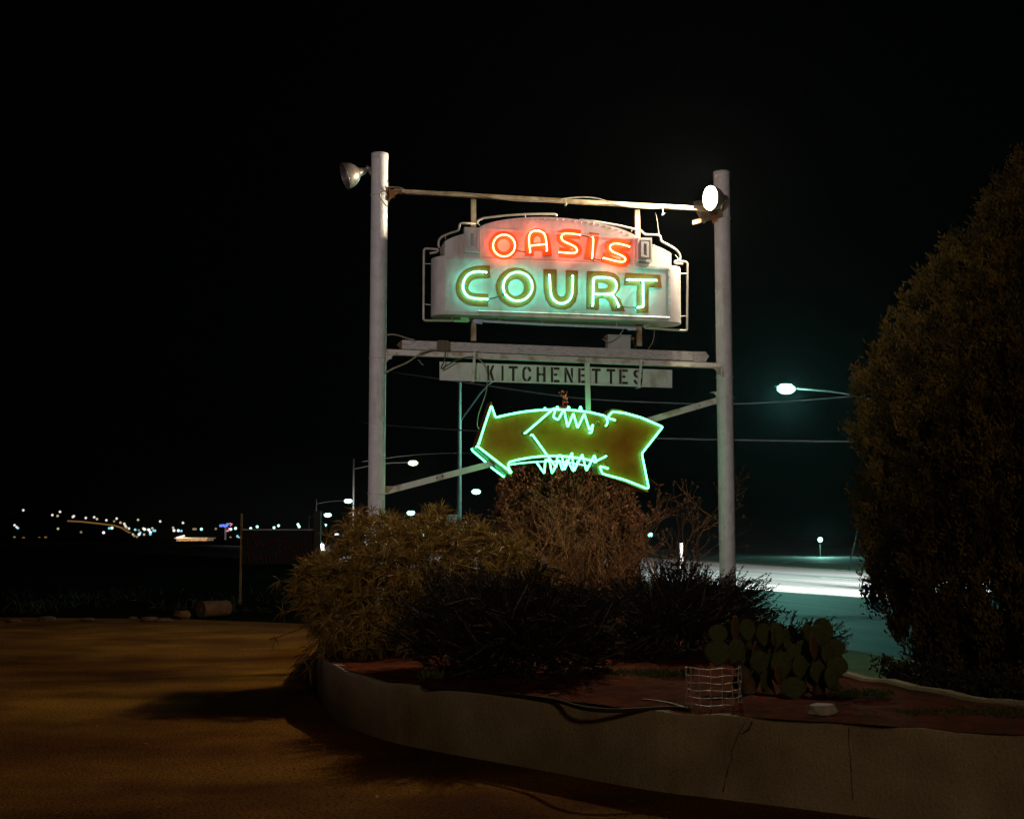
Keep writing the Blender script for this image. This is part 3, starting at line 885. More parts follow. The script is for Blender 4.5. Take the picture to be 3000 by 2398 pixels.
# rivets along the seams
rv = MB()
def rivets(pts, n, w):
    pts = resample([uz(A(*p), w) for p in pts], n)
    for p in pts:
        rv.lathe(on(p.x, p.y, w), N, [(0, 0.008), (0.004, 0.006), (0.006, 0.001)], 6)
rivets([(545, 262), (640, 236), (800, 212), (1000, 204), (1200, 217), (1400, 246), (1560, 290), (1670, 340)], 26, WF + 0.002)
rivets([(274, 500), (268, 895)], 8, WFACE + .007); rivets([(1930, 580), (1933, 945)], 8, WFACE + .007)
rivets([(530, 290), (530, 495)], 5, WF + .012); rivets([(1684, 355), (1684, 550)], 5, WF + .012)
rivets([(300, 364), (395, 330)], 4, WF - .029); rivets([(1815, 402), (1930, 458)], 5, WF - .029)
rivets([(540, 905), (1920, 958)], 16, WFACE + .001); rivets([(300, 500), (540, 512)], 4, WFACE + .007); rivets([(1700, 566), (1910, 574)], 4, WFACE + .007)
tag(rv.build('rivet', M_white, osn), kind='stuff')
# unlit border tubing with its stand-offs
def border(pts, m=M_tubeoff, r=0.014, w=0.06, sup=(), rc=0.03):
    P = [sp(A(*p), w) for p in pts]
    t = MB().tube(roundcorners(P, rc), r, 8).build('border_tube', m, osn, True)
    for (a, b) in sup:
        MB().tube([sp(A(*a), w), sp(A(*b), w)], 0.006, 6).build('standoff', M_tubeoff, t)
    return t
border([(222, 420), (214, 400), (218, 362), (240, 338), (300, 312), (366, 292), (372, 246), (384, 238), (492, 242)], sup=(((262, 330), (268, 356)),), rc=.02)
border([(497, 240), (508, 216), (545, 200), (700, 182), (850, 172), (960, 169), (1080, 170), (1098, 182)], sup=(((855, 172), (862, 196)), ((500, 228), (522, 258))), rc=.02)
border([(1265, 210), (1400, 228), (1560, 256), (1720, 295), (1748, 322), (1850, 326), (1864, 338), (1868, 372), (1930, 404), (1985, 438), (2008, 468), (2012, 506), (1996, 505)], sup=(((1655, 280), (1648, 300)), ((1975, 470), (1996, 505))), rc=.02)
border([(150, 462), (205, 452), (212, 432), (118, 425), (106, 437), (103, 950), (112, 960), (330, 963)], sup=(((106, 538), (162, 540)), ((104, 838), (160, 845)), ((315, 925), (315, 962))), rc=.02)
border([(330, 963), (438, 966), (436, 948), (380, 946)], m=E_faint, rc=.02)
border([(540, 982), (480, 970), (478, 958), (560, 966), (1000, 990), (1600, 1014), (1680, 1018), (1678, 1026), (1620, 1024)], m=M_violetlit, r=0.015, sup=(((668, 930), (668, 972)), ((988, 950), (988, 988)), ((1538, 960), (1538, 1010))), rc=.012)
border([(2030, 541), (1972, 536), (1970, 520), (2050, 524), (2064, 536), (2062, 1028), (2050, 1037), (1850, 1022), (1750, 1015), (1744, 1000), (1790, 996)], sup=(((2005, 614), (2064, 614)), ((2005, 930), (2060, 926)), ((1847, 985), (1847, 1020))), rc=.02)

# ------------------------------------------------------------------ arrow sign
TA = 0.125
ar = thing('arrow_sign', 'curved ochre arrow-shaped cabinet outlined in bright green neon pointing left', 'arrow sign', tuple(sp(C(1000, 420), 0)))
atop = smoothline([(365, 240), (480, 212), (630, 184), (800, 165), (960, 160), (1100, 166), (1280, 188), (1418, 217)], 1)
abot = smoothline([(1330, 672), (1200, 640), (1050, 615), (900, 610), (750, 622), (600, 648), (500, 680)], 1)
aout = [(325, 82)] + atop + [(1480, 153), (1560, 162), (1760, 225), (1975, 322), (1772, 585), (1828, 952), (1600, 856), (1400, 792), (1352, 782)] + abot + [(527, 814), (178, 512)]
fu = UZ(C, aout, TA)
plate('face', fu, TA, 0.006, M_arrow, ar)
def rim_of(loop, w0, w1, name, m, par):
    n = len(loop)
    v = [on(*p, w0) for p in loop] + [on(*p, w1) for p in loop]
    return obj(name, v, [(i, (i + 1) % n, (i + 1) % n + n, i + n) for i in range(n)], m, par)
cu, cz = uz(C(1000, 420), TA)
sh = [(cu + (p[0] - cu) * 0.998, cz + (p[1] - cz) * 0.996) for p in fu]
rim_of(sh, TA - 0.004, -TA + 0.004, 'side_band', M_redside, ar)
plate('back_face', fu, -TA + 0.006, 0.006, M_arrow, ar)
def anr(pts, w, rc=0.02, back=False, name='neon_tube', ends=True, r=0.0105):
    s = -1 if back else 1
    P = [sp(C(*p), w) for p in pts]
    if ends:
        base = (TA if not back else -TA) + 0.004 * s
        e0 = P[0] + N * (base - w); e1 = P[-1] + N * (base - w)
        P = [e0] + P + [e1]
    return MB().tube(roundcorners(P, rc), r, 8).build(name, E_green2, ar, True)
WT = TA + 0.055
anr([(206, 488), (262, 310), (325, 122), (366, 237)] + smoothline([(480, 210), (630, 181), (800, 164), (960, 160), (1100, 165), (1280, 188)], 1) + [(1415, 221), (1440, 275), (1428, 312)], WT)
anr([(1512, 263), (1435, 240), (1485, 180), (1600, 194), (1760, 238), (1966, 326), (1765, 582), (1830, 908), (1815, 916), (1600, 832), (1388, 774), (1360, 702), (1445, 723)], WT)
anr([(518, 762), (484, 705), (496, 662)] + smoothline([(600, 636), (750, 611), (900, 602), (1050, 609), (1200, 630)], 1) + [(1322, 657), (1428, 605)], WT + 0.004)
anr([(193, 512), (512, 758)], WT + 0.03)
anr([(655, 382), (925, 148), (938, 158), (918, 235), (965, 260), (1020, 155), (1055, 330), (1110, 196), (1150, 338), (1215, 200), (1265, 358), (1300, 300), (1285, 378)], WT + 0.045, rc=.016)
anr([(718, 402), (945, 715), (958, 600), (1000, 600), (1025, 738), (1097, 572), (1115, 750), (1195, 588), (1235, 746), (1312, 596), (1330, 660)], WT + 0.045, rc=.016)
# tubing on the far side, seen past the edges
WTB = -TA - 0.03
anr([(137, 540), (143, 552), (282, 672)], WTB, back=True)
anr([(322, 712), (442, 802)], WTB, back=True)
anr([(497, 688), (620, 672), (760, 660), (900, 655), (1050, 664), (1200, 690), (1260, 702)], WTB, back=True, r=0.007)
anr([(755, 662), (832, 772), (842, 640), (880, 640), (905, 772), (975, 640), (1005, 742), (1050, 640), (1110, 752), (1160, 640)], WTB - 0.02, rc=.016, back=True)
for x0, x1, x2 in ((825, 838, 850), (940, 957, 974), (1048, 1065, 1082), (1162, 1179, 1196)):
    anr([(x0 - 8, 220), (x1, 125 if x1 > 900 else 136), (x2 + 8, 220)], WTB, rc=.02, back=True, ends=False)
# boots / feed-through insulators on the face
for (x, y) in ((1340, 288), (1422, 305), (1500, 258), (1322, 580), (1410, 612), (1405, 692), (640, 385), (712, 400), (1095, 210), (945, 195)):
    e = sp(C(x, y), TA + 0.0005)
    MB().lathe(e, N, [(0, 0.034), (0.012, 0.032), (0.02, 0.02), (0.03, 0.012)], 14, capb=True).build('insulator', M_arrow, ar, True)
for p, q in (((700, 305), (672, 350)), ((722, 430), (765, 480)), ((1300, 305), (1340, 290)), ((1345, 620), (1365, 670))):
    MB().tube([sp(C(*p), TA + .03), sp(C((p[0] + q[0]) / 2 + 4, (p[1] + q[1]) / 2), TA + .07), sp(C(*q), TA + .03)], 0.004, 5).build('lead_wire', M_cabled, ar, True)

# ------------------------------------------------------------------ boxes and cables on the frame
jb = thing('junction_box', 'small brown metal junction box strapped to the timber beside the left hanger post', 'junction box', tuple(sp(B(427, 102), 0.0)))
plate('housing', UZ(B, [(397, 74), (456, 76), (458, 131), (396, 129)], 0.05), 0.05, 0.065, M_boxd, jb)
plate('cover', UZ(B, [(393, 71), (460, 73), (462, 134), (392, 132)], 0.055), 0.058, 0.006, M_boxd, jb)
tb = thing('transformer_box', 'white rectangular transformer box standing on the timber behind the right hanger post', 'transformer', tuple(sp(B(1438, 80), -0.06)))
plate('housing', UZ(B, [(1375, 41), (1504, 45), (1503, 124), (1375, 122)], -0.03), -0.03, 0.12, M_gray, tb)
plate('lid', UZ(B, [(1371, 38), (1508, 42), (1508, 47), (1371, 43)], -0.02), -0.015, 0.15, M_gray, tb)
plate('front_cover', UZ(B, [(1386, 52), (1493, 55), (1493, 115), (1386, 113)], -0.03), -0.026, 0.003, M_gray, tb)
for s_, x in ((-1, 1366), (1, 1513)):
    MB().lathe(sp(B(x, 62), -0.08), U * s_, [(-.02, .014), (.0, .02), (.01, .012), (.02, .018), (.03, .01)], 10, capb=True).build('insulator', M_rust, tb, True)

def cable(pts, r, m, label, w=0.05, fn=B, its=3):
    P = [sp(fn(*p), w) for p in pts]
    P = smoothline(P, its)
    o = MB().tube(P, r, 7).build('cable', m, None, True)
    return tag(o, label, 'cable')
cable([(92, 45), (130, 36), (175, 44), (225, 62), (262, 70)], .010, M_cable, 'short pale cable arching from the left pole to the left tip of the timber', 0.02)
cable([(90, 262), (150, 228), (225, 200), (290, 150), (340, 126), (394, 122)], .011, M_cable, 'thick pale cable sagging from the left pole to the brown junction box', 0.07)
cable([(440, 134), (440, 165), (432, 195), (411, 240), (440, 222), (500, 185), (560, 168), (600, 166)], .008, M_cabled, 'dark cable kinked under the brown junction box over the left end of KITCHENETTES', 0.11)
cable([(618, 172), (650, 190), (678, 240), (683, 300), (676, 370), (655, 430), (628, 500), (622, 560), (632, 580)], .006, M_cable, 'long thin cable drooping in front of the letter K down to the arrow', 0.14)
cable([(1470, -10), (1455, 25), (1425, 60), (1390, 82), (1362, 80), (1342, 62)], .006, M_cable, 'thin pale wire looped across the front of the white transformer box', 0.0)
cable([(1640, 10), (1640, 50), (1628, 90), (1605, 122)], .005, M_cable, 'thin wire hanging from the cabinet to the right of the right hanger post', 0.0)
cable([(1518, 62), (1522, 90), (1535, 118)], .005, M_cabled, 'short dark wire between the transformer box and the right hanger post', -0.04)
cable([(282, 185), (298, 190), (292, 196), (315, 215)], .005, M_cable, 'bent bare tie wire dangling below the lower beam left of KITCHENETTES', 0.02, its=1)
cable([(0, 12), (150, 4), (400, 10), (520, 30), (700, 65), (900, 78), (1060, 72), (1180, 48), (1320, 42), (1420, 58), (1540, 105), (1700, 125), (1880, 128)], .008, M_cable, 'pale rope-like cable tied along the front of the top beam', 0.055, A)
cable([(1150, 60), (1165, 80), (1150, 115), (1170, 95)], .006, M_cable, 'knotted tie holding the top cable above the arch of the sign', 0.07, A, 1)
cable([(1872, 100), (1885, 150), (1868, 185), (1895, 165)], .006, M_cable, 'knotted tie on the top beam left of the lit floodlight', 0.07, A, 1)
cable([(1825, 160), (1840, 210), (1850, 310), (1855, 330)], .003, M_cable, 'hair-thin wire hanging from the top beam to the right border tube', 0.03, A, 1)
# cable loop by the left pole's clamp
cz_ = lambda x, y: (960 + x / 4.309, 400 + y / 4.309)
cable([(752, 560), (768, 580), (760, 640), (850, 636), (930, 650), (962, 665), (950, 685), (920, 680)], .007, M_cable, 'white lead looping over the rusty clamp at the top of the left pole', 0.11, cz_, 2)
cable([(760, 885), (735, 872), (680, 800), (655, 745), (665, 705), (700, 690), (745, 690)], .007, M_cable, 'white lead drooping in a loop below the top clamp of the left pole', 0.12, cz_, 2)

# ------------------------------------------------------------------ floodlights
def floodlight(c, axis, rad, lit, attach, label, name='floodlight'):
    """c: centre of the rim, axis: pointing the way the light goes"""
    axis = V(axis).normalized(); c = V(c)
    t = thing(name, label, 'floodlight', tuple(c), 'floodlights on the sign poles')
    k = rad / 0.15
    prof = [(0.0, .150), (-.012, .153), (-.03, .149), (-.07, .140), (-.11, .120), (-.145, .09), (-.165, .065), (-.175, .05), (-.235, .042), (-.255, .03), (-.262, .001)]
    MB().lathe(c, axis, [(d * k, r * k) for d, r in prof], 36).build('bowl', M_flood, t, True)
    inn = [(0.0, .148), (-.03, .144), (-.07, .134), (-.11, .113), (-.142, .084), (-.16, .05), (-.165, .001)]
    MB().lathe(c, axis, [(d * k, r * k) for d, r in inn], 36).build('lining', M_floodin, t, True)
    MB().tube([c + (axis.orthogonal().normalized() * math.cos(a) + axis.cross(axis.orthogonal().normalized()) * math.sin(a)) * .15 * k for a in np.linspace(0, 2 * pi, 37)[:-1]], 0.005, 6, closed=True).build('rim', M_flood, t, True)
    bulb = [(-.16, .02), (-.12, .03), (-.08, .055), (-.05, .06), (-.03, .05), (-.018, .025), (-.015, .001)]
    if lit:
        o = MB().lathe(c, axis, [(-.010 * k, .146 * k), (-.0075 * k, .08 * k), (-.006 * k, .001)], 36).build('lens', E_flood, t, True)
    else:
        MB().lathe(c, axis, [(d * k, r * k) for d, r in bulb], 20).build('bulb', M_tubeoff, t, True)
    b = c - axis * .24 * k
    a = V(attach)
    e = b.lerp(a, .45) + V((0, 0, .05))
    MB().tube(smoothline([b, e, a], 2), .022, 10).build('mounting_arm', M_flood, t, True)
    MB().lathe(e, (a - b).normalized(), [(-.03, .001), (-.03, .032), (.03, .032), (.03, .001)], 12).build('swivel_knuckle', M_flood, t, True)
    return t
cL = yp(1011, 516, 15.05)
floodlight(cL, (-0.93, -0.30, -0.36), 0.155, False, PL + V((-.09, -.02, cL.z + .05)), 'unlit metal bowl floodlight leaning out from the left pole')
cR = yp(2081, 580, 15.72)
floodlight(cR, (-0.88, -0.45, -0.10), 0.15, True, PR + V((-.02, -.1, cR.z - .08)), 'glowing floodlight with white face fixed to the right pole')
cR2 = yp(2048, 622, 16.45)
floodlight(cR2, (-0.86, 0.38, -0.34), 0.15, True, PR + V((-.08, .06, cR2.z)), 'floodlight half hidden behind the right end of the top beam, facing away')

# ------------------------------------------------------------------ vegetation
def blades(P, D, L, W, droop=0.2, seed=None):
    """numpy leaf blades: two-segment tapered strips"""
    n = len(P)
    D = D / np.linalg.norm(D, axis=1, keepdims=True)
    R = rng.normal(size=(n, 3))
    S = np.cross(D, R); S /= np.linalg.norm(S, axis=1, keepdims=True) + 1e-9
    L = np.broadcast_to(L, (n,))[:, None]; W = np.broadcast_to(W, (n,))[:, None]
    dz = np.zeros((n, 3)); dz[:, 2] = 1
    p1 = P + D * L * 0.5 - dz * L * droop * 0.2
    p2 = P + D * L - dz * L * droop
    v = np.stack([P - S * W * .3, P + S * W * .3, p1 - S * W * .5, p1 + S * W * .5, p2], 1).reshape(-1, 3)
    b = np.arange(n)[:, None] * 5
    return v, b + np.array([[0, 1, 3, 2]]), b + np.array([[2, 3, 4]])

def leafmesh(name, P, D, L, W, m, parent, droop=0.2):
    v, q, t = blades(P, D, L, W, droop)
    return npobj(name, v, [q, t], m, parent)

def rand_dirs(n, up=0.0):
    d = rng.normal(size=(n, 3)); d[:, 2] += up
    return d / np.linalg.norm(d, axis=1, keepdims=True)

# --- tufted narrow-leaf bush at the left end of the bed
tb_ = thing('tufted_bush', 'big bushy plant with whorls of narrow pale leaves at the left end of the bed', 'bush', (-1.0, 13.2, 0.44))
tips = []; tdir = []
def dome(c, r, n, zmin):
    out = []
    while len(out) < n:
        d = rand_dirs(1, 0.25)[0]
        k = 1 - 0.5 * rng.random() ** 2.0
        wob = 1 + 0.10 * math.sin(d[0] * 7 + d[2] * 5) + 0.07 * math.sin(d[0] * 13 - d[2] * 9 + 1)
        p = np.array(c) + d * np.array(r) * k * wob
        if p[2] > zmin: out.append((p, d))
    return out
pts = dome((-1.06, 13.25, 0.98), (1.10, .85, .80), 1150, .40) + dome((-0.30, 13.5, .95), (.62, .7, .60), 310, .5) + dome((-1.45, 12.9, .85), (.62, .5, .62), 240, .3)
P = np.array([p for p, d in pts]); D = np.array([d for p, d in pts])
nb = 18
PP = np.repeat(P, nb, 0)
ax = np.repeat(D * 0.55 + np.array([0, 0, .45]), nb, 0)
DD = rand_dirs(len(PP)) * 0.95 + ax
LL = rng.uniform(.08, .23, len(PP)); WW = rng.uniform(.006, .013, len(PP))
leafmesh('leaves', PP, DD, LL, WW, M_tuft, tb_, 0.25)['kind'] = 'stuff'
P4 = np.array([(x, y, .50 + .30 * rng.random()) for x, y in zip(rng.uniform(-1.75, -.7, 150), rng.uniform(11.9, 12.7, 150)) if (x + 1.75) * .9 + (y - 12.0) > .05])
PP = np.repeat(P4, 14, 0)
leafmesh('skirt_leaves', PP, rand_dirs(len(PP), .1), rng.uniform(.08, .2, len(PP)), .009, M_tuft, tb_, 0.3)['kind'] = 'stuff'
# a few spiky tall tufts on top, drooping ones at the right rim
P2 = np.array([yp(x, y, Y) for x, y, Y in ((1085, 1530, 13.2), (1110, 1520, 13.4), (1015, 1540, 13.1), (1270, 1548, 13.8), (1260, 1555, 13.6), (1290, 1560, 13.9), (1345, 1560, 13.4), (1370, 1570, 13.4), (1455, 1580, 13.2), (1480, 1600, 13.1), (1500, 1610, 13.1), (1440, 1600, 13.3), (1520, 1650, 13.0), (1180, 1560, 13.2), (960, 1570, 13.0), (1490, 1640, 13.1), (1530, 1670, 13.0))])
PP = np.repeat(P2, 26, 0); DD = rand_dirs(len(PP), .35)
leafmesh('tall_tuft', PP, DD, rng.uniform(.14, .30, len(PP)), rng.uniform(.008, .014, len(PP)), M_tuft, tb_, 0.35)['kind'] = 'stuff'
# low drooping shoots over the left end of the wall
P3 = np.array([yp(x, y, Y) for x, y, Y in ((808, 1868, 12.3), (890, 1918, 12.2), (880, 1940, 12.2), (905, 1952, 12.2), (915, 1925, 12.2), (830, 1790, 12.5), (850, 1740, 12.6), (820, 1700, 12.7), (905, 1895, 12.3))])
PP = np.repeat(P3, 11, 0); DD = rand_dirs(len(PP)) * .8 + np.array([-.6, -.1, -.25])
leafmesh('drooping_shoot', PP, DD, rng.uniform(.09, .17, len(PP)), .009, M_tuft, tb_, 0.25)['kind'] = 'stuff'
mb = MB()
for p in P3:
    a = V((-1.35 + random.uniform(-.2, .2), 12.75, .62)); b = V(p)
    mb.tube(smoothline([a, a.lerp(b, .5) + V((0, 0, .16)), b], 2), [.004] * 9, 4)
for i in range(150):
    p, d = pts[random.randrange(len(pts))]
    a = V((p[0] * .62 - .40, 13.2 + (p[1] - 13.2) * .5, .42)); b = V(p)
    mb.tube(smoothline([a, a.lerp(b, .5) + V((0, 0, .10)), b], 1), .006, 4)
mb.build('stem', M_twig, tb_)['kind'] = 'stuff'

# --- columnar conifer behind the arrow
def conifer(name, label, base, prof, lobes, m, n_clump, per, Lr, Wr, trunk_r, seed, front=None, up=.9):
    t = thing(name, label, 'tree', base)
    h = prof[-1][0]
    zs = np.array([p[0] for p in prof]); rs = np.array([p[1] for p in prof])
    P = []; D = []
    area = np.interp(np.linspace(zs[0], zs[-1], 400), zs, rs) + 0.03
    cdf = np.cumsum(area) / area.sum()
    zz = np.interp(rng.random(n_clump), cdf, np.linspace(zs[0], zs[-1], 400))
    n_pl = n_clump // 13
    for i, z in enumerate(zz):
        a = rng.random() * 2 * pi
        r = np.interp(z, zs, rs)
        wob = 1 + lobes * (math.sin(3 * a + z * 2.3 + seed) * .5 + math.sin(7 * a - z * 4.1) * .5)
        if i % 13 == 0:                      # heart of an upright plume
            ca_, cz2, cr = a, z, (r * wob * (1 - .20 * rng.random() ** 1.5) + rng.normal() * .02)
        if i % 13 < 9:                       # clumps gathered round it
            s_ = .35 + .65 * min(1, r)
            a = ca_ + rng.normal() * .055 * s_ / max(r, .25); z = cz2 + rng.normal() * .15 * s_
            rr = max(.02, cr - abs(rng.normal()) * .06 - .22 * max(0, z - cz2) * r)
        else:                                # deeper, darker layer
            rr = r * wob * (.90 - .35 * rng.random())
        P.append((base[0] + rr * math.cos(a), base[1] + rr * math.sin(a), max(base[2] + z, base[2] + .1))); D.append((math.cos(a) * .45, math.sin(a) * .45, up))
    P = np.array(P); D = np.array(D)
    s = rng.uniform(.6, 1.5, len(P))
    PP = np.repeat(P, per, 0); ax = np.repeat(D, per, 0); ss = np.repeat(s, per)
    off = rng.random(len(PP))[:, None]
    PP = PP + ax * off * (Lr[1] * 2.2) * ss[:, None] + rng.normal(size=PP.shape) * 0.022 * ss[:, None]
    DD = rand_dirs(len(PP)) * .62 + ax * .85
    leafmesh('crown', PP, DD, rng.uniform(*Lr, len(PP)), rng.uniform(*Wr, len(PP)), m, t, 0.0)
    mb = MB()
    mb.tube([V(base) + V((0, 0, -.1)), V(base) + V((.02, 0, h * .5)), V(base) + V((0, .02, h * .93))], [trunk_r, trunk_r * .6, trunk_r * .12], 9)
    for i in range(46):
        z = h * (.06 + .85 * i / 46); a = i * 2.4; r = np.interp(z, zs, rs) * .75
        p0 = V(base) + V((0, 0, z))
        mb.tube([p0, p0 + V((math.cos(a) * r * .6, math.sin(a) * r * .6, r * .35)), p0 + V((math.cos(a) * r, math.sin(a) * r, r * .8))], [.02, .012, .004], 5)
    mb.build('trunk', M_bark, t)
    return t
conifer('columnar_conifer', 'dense columnar conifer standing directly behind the arrow sign', (0.80, 18.4, 0.40),
        [(0, .92), (.5, .98), (1.3, .98), (1.9, .90), (2.25, .62), (2.5, .30), (2.66, .12), (2.76, .05)], .06, M_conifer, 3400, 34, (.035, .07), (.012, .022), .12, 1)
# --- large cypress at the right
conifer('cypress_tree', 'huge dark rounded cypress filling the right edge beside the pavement', (4.62, 11.0, 0.10),
        [(.16, .55), (.30, 1.0), (.55, 1.24), (.9, 1.46), (1.5, 1.62), (2.1, 1.68), (2.5, 1.69), (2.85, 1.58), (3.1, 1.40), (3.4, 1.10), (3.85, .82), (4.2, .55), (4.5, .28), (4.68, .12), (4.78, .03)], .09, M_cypress, 10500, 40, (.026, .058), (.010, .019), .2, 4)

# --- bare twiggy shrub in front of the conifer
def bare_shrub(name, label, base, stems, hgt, spread, seed):
    t = thing(name, label, 'shrub', base)
    rd = random.Random(seed)
    mb = MB(); lf = []
    def grow(p, d, ln, r, lev):
        n = 4
        q = [p]; dd = d.copy()
        for i in range(n):
            dd = (dd + V((rd.gauss(0, .16), rd.gauss(0, .16), rd.gauss(.05, .1)))).normalized()
            p = p + dd * ln / n
            q.append(p)
        mb.tube(q, [r * (1 - .5 * i / n) for i in range(n + 1)], 4, caps=False)
        if lev >= 4 or ln < .1:
            lf.append((q[-1], dd)); return
        for k in range(rd.choice((2, 3, 3)) + (1 if lev == 1 else 0)):
            i = rd.randint(1, n)
            nd = (dd + V((rd.gauss(0, .55), rd.gauss(0, .55), rd.gauss(.12, .4)))).normalized()
            grow(q[i], nd, ln * rd.uniform(.5, .78), max(r * .55, .0022), lev + 1)
    for s in range(stems):
        a = rd.uniform(0, 2 * pi)
        d = V((math.cos(a) * spread * rd.uniform(.2, 1), math.sin(a) * .35, 1)).normalized()
        p = V(base) + V((rd.uniform(-.55, .55), rd.uniform(-.2, .2), 0))
        grow(p, d, hgt * rd.uniform(.34, .5), .016, 0)
    mb.build('branch', M_twig, t)['kind'] = 'stuff'
    P = np.array([p for p, d in lf]); D = np.array([d for p, d in lf])
    PP = np.repeat(P, 3, 0) ; DD = np.repeat(D, 3, 0) + rand_dirs(len(PP)) * .9
    leafmesh('seed_heads', PP, DD, rng.uniform(.03, .07, len(PP)), .008, M_twig, t, .3)['kind'] = 'stuff'
    return t
bare_shrub('bare_shrub', 'leafless twiggy shrub with tangled stems in front of the columnar conifer', (0.72, 16.5, 0.45), 9, 2.2, .9, 5)
bare_shrub('bare_shrub', 'thin open leafless shrub with branches reaching towards the right pole', (1.8, 16.6, 0.45), 6, 2.5, .6, 9)

# --- dark spreading junipers
def juniper(name, label, c, r, n, seed, bias=(0, 0, 0), m=M_juniper, plume=(.22, .48)):
    t = thing(name, label, 'shrub', (c[0], c[1], c[2]))
    PP = []; DD = []; LL = []
    mb = MB()
    for i in range(n):
        d = rand_dirs(1, .35)[0]
        if d[2] < -.62: d[2] *= -.6
        k = 1 - .5 * rng.random() ** 1.5
        wob = 1 + .12 * math.sin(d[0] * 9 + seed) + .1 * math.sin(d[2] * 11 + d[0] * 4)
        tip = np.array(c) + d * np.array(r) * k * wob
        out = d * np.array([1.0, .8, .45]) + np.array(bias) + np.array([0, 0, .22]) + rng.normal(size=3) * .28
        out /= np.linalg.norm(out)
        ln = rng.uniform(*plume)
        p0 = tip - out * ln * .8
        nseg = 20
        for j in range(nseg):
            s = j / nseg
            p = p0 + out * ln * s + np.array([0, 0, .10 * ln * s * s])
            for q in range(3):
                PP.append(p)
                sd = rand_dirs(1)[0]
                sd = sd - out * sd.dot(out)
                sd /= np.linalg.norm(sd) + 1e-9
                DD.append(out * .8 + sd * (.8 - .35 * s)); LL.append((.075 - .052 * s) * rng.uniform(.5, 1.3))
        if i % 3 == 0:
            b = V(c) + V((0, 0, -.05)) + V((d[0] * .12, d[1] * .12, 0))
            mb.tube(smoothline([b, b.lerp(V(p0), .5) + V((0, 0, .08)), V(p0), V(tip)], 1), [.014, .012, .009, .007, .005, .003], 4)
    PP = np.array(PP); DD = np.array(DD); LL = np.array(LL)
    leafmesh('foliage', PP, DD, LL, .0085, m, t, 0.0)['kind'] = 'stuff'
    mb.build('branch', M_bark, t)['kind'] = 'stuff'
    return t
juniper('juniper_bush', 'dark spreading juniper in the middle of the bed behind the hose', (0.10, 10.35, .78), (.80, .62, .56), 760, 1)
juniper('juniper_bush', 'feathery dark juniper in front of the right pole behind the cactus', (1.62, 12.2, .72), (.95, .75, .62), 820, 2, (.25, 0, .1))
juniper('juniper_bush', 'small low juniper branch reaching out right of the cactus', (2.35, 10.9, .60), (.50, .35, .32), 140, 3, (.5, 0, 0), plume=(.25, .45))
juniper('juniper_bush', 'dark juniper between the tufted bush and the middle juniper', (-.42, 11.1, .78), (.62, .5, .50), 460, 5)

# --- prickly pear
pc = thing('prickly_pear', 'prickly pear cactus with many flat round pads beside the wire cage', 'cactus', tuple(gp(2230, 2045, .47)))
def pad_template():
    v = []; f = []
    n, mseg = 18, 7
    for j in range(mseg + 1):
        a = -pi / 2 + pi * j / mseg
        for i in range(n):
            b = 2 * pi * i / n
            x = math.cos(b); z = math.sin(b)
            taper = 1 - .55 * max(0, -z) ** 1.6
            v.append((.5 * x * math.cos(a) * taper, .5 * math.sin(a) * .12, .5 * z * math.cos(a)))
    for j in range(mseg):
        for i in range(n):
            f.append((j * n + i, j * n + (i + 1) % n, (j + 1) * n + (i + 1) % n, (j + 1) * n + i))
    me = bpy.data.meshes.new('pad')
    me.from_pydata(v, [], f)
    me.polygons.foreach_set('use_smooth', [True] * len(f))
    me.materials.append(M_pad)
    return me
padm = pad_template()
paddry = padm.copy(); paddry.materials[0] = M_paddry
Zc = lambda x, y: (2050 + x / 4.312, 1780 + y / 4.312)
pads = [ # x y w h yaw tilt depth dry
 (235, 330, 230, 220, 10, 0, 9.25, 0), (225, 570, 290, 310, -8, 4, 9.05, 0), (300, 255, 110, 130, 50, 0, 9.45, 0), (365, 250, 120, 190, 35, 5, 9.4, 0),
 (450, 280, 190, 340, 55, 3, 9.2, 1), (605, 275, 185, 265, 10, 0, 9.4, 0), (465, 570, 215, 340, 14, 0, 9.15, 0), (640, 400, 170, 230, 30, 0, 9.5, 0),
 (810, 335, 175, 270, -12, 0, 9.35, 0), (970, 345, 170, 310, 5, 0, 9.45, 0), (955, 415, 190, 340, 80, 5, 9.2, 2), (1090, 375, 150, 210, 40, 0, 9.5, 0),
 (1350, 300, 150, 170, 25, 0, 9.5, 0), (1290, 340, 150, 170, 65, 0, 9.4, 0), (1455, 355, 245, 255, -10, 0, 9.25, 0), (1545, 305, 235, 335, -15, 5, 9.4, 0),
 (1705, 510, 235, 230, -18, 0, 9.35, 0), (1612, 585, 170, 245, 25, 8, 9.15, 0), (1735, 740, 240, 250, 0, 10, 9.1, 0), (1665, 865, 190, 280, 20, 14, 8.95, 0),
 (1440, 500, 200, 300, 52, -3, 9.05, 1), (1290, 510, 160, 190, 12, 0, 9.2, 0), (1190, 545, 160, 175, 0, -6, 9.15, 0), (1120, 480, 120, 130, 25, 0, 9.3, 0),
 (760, 690, 225, 270, 0, 0, 9.05, 0), (1030, 730, 245, 325, 8, 0, 9.0, 0), (990, 845, 150, 235, 52, 0, 8.85, 1), (830, 915, 180, 250, 45, 0, 9.0, 0),
 (1180, 1015, 285, 265, -5, 0, 8.85, 0), (1265, 745, 190, 285, 20, 0, 9.1, 0), (1490, 810, 190, 265, 15, 0, 9.05, 0), (685, 560, 160, 270, 68, 32, 9.1, 1),
 (880, 620, 150, 200, 60, 0, 9.15, 0), (1370, 680, 160, 200, 20, 0, 9.15, 0), (1120, 640, 150, 190, -10, 0, 9.15, 0), (560, 720, 150, 190, 20, 0, 9.2, 0), (1340, 960, 130, 180, 70, 0, 9.0, 2), (1560, 700, 160, 200, 30, 5, 9.2, 0)]
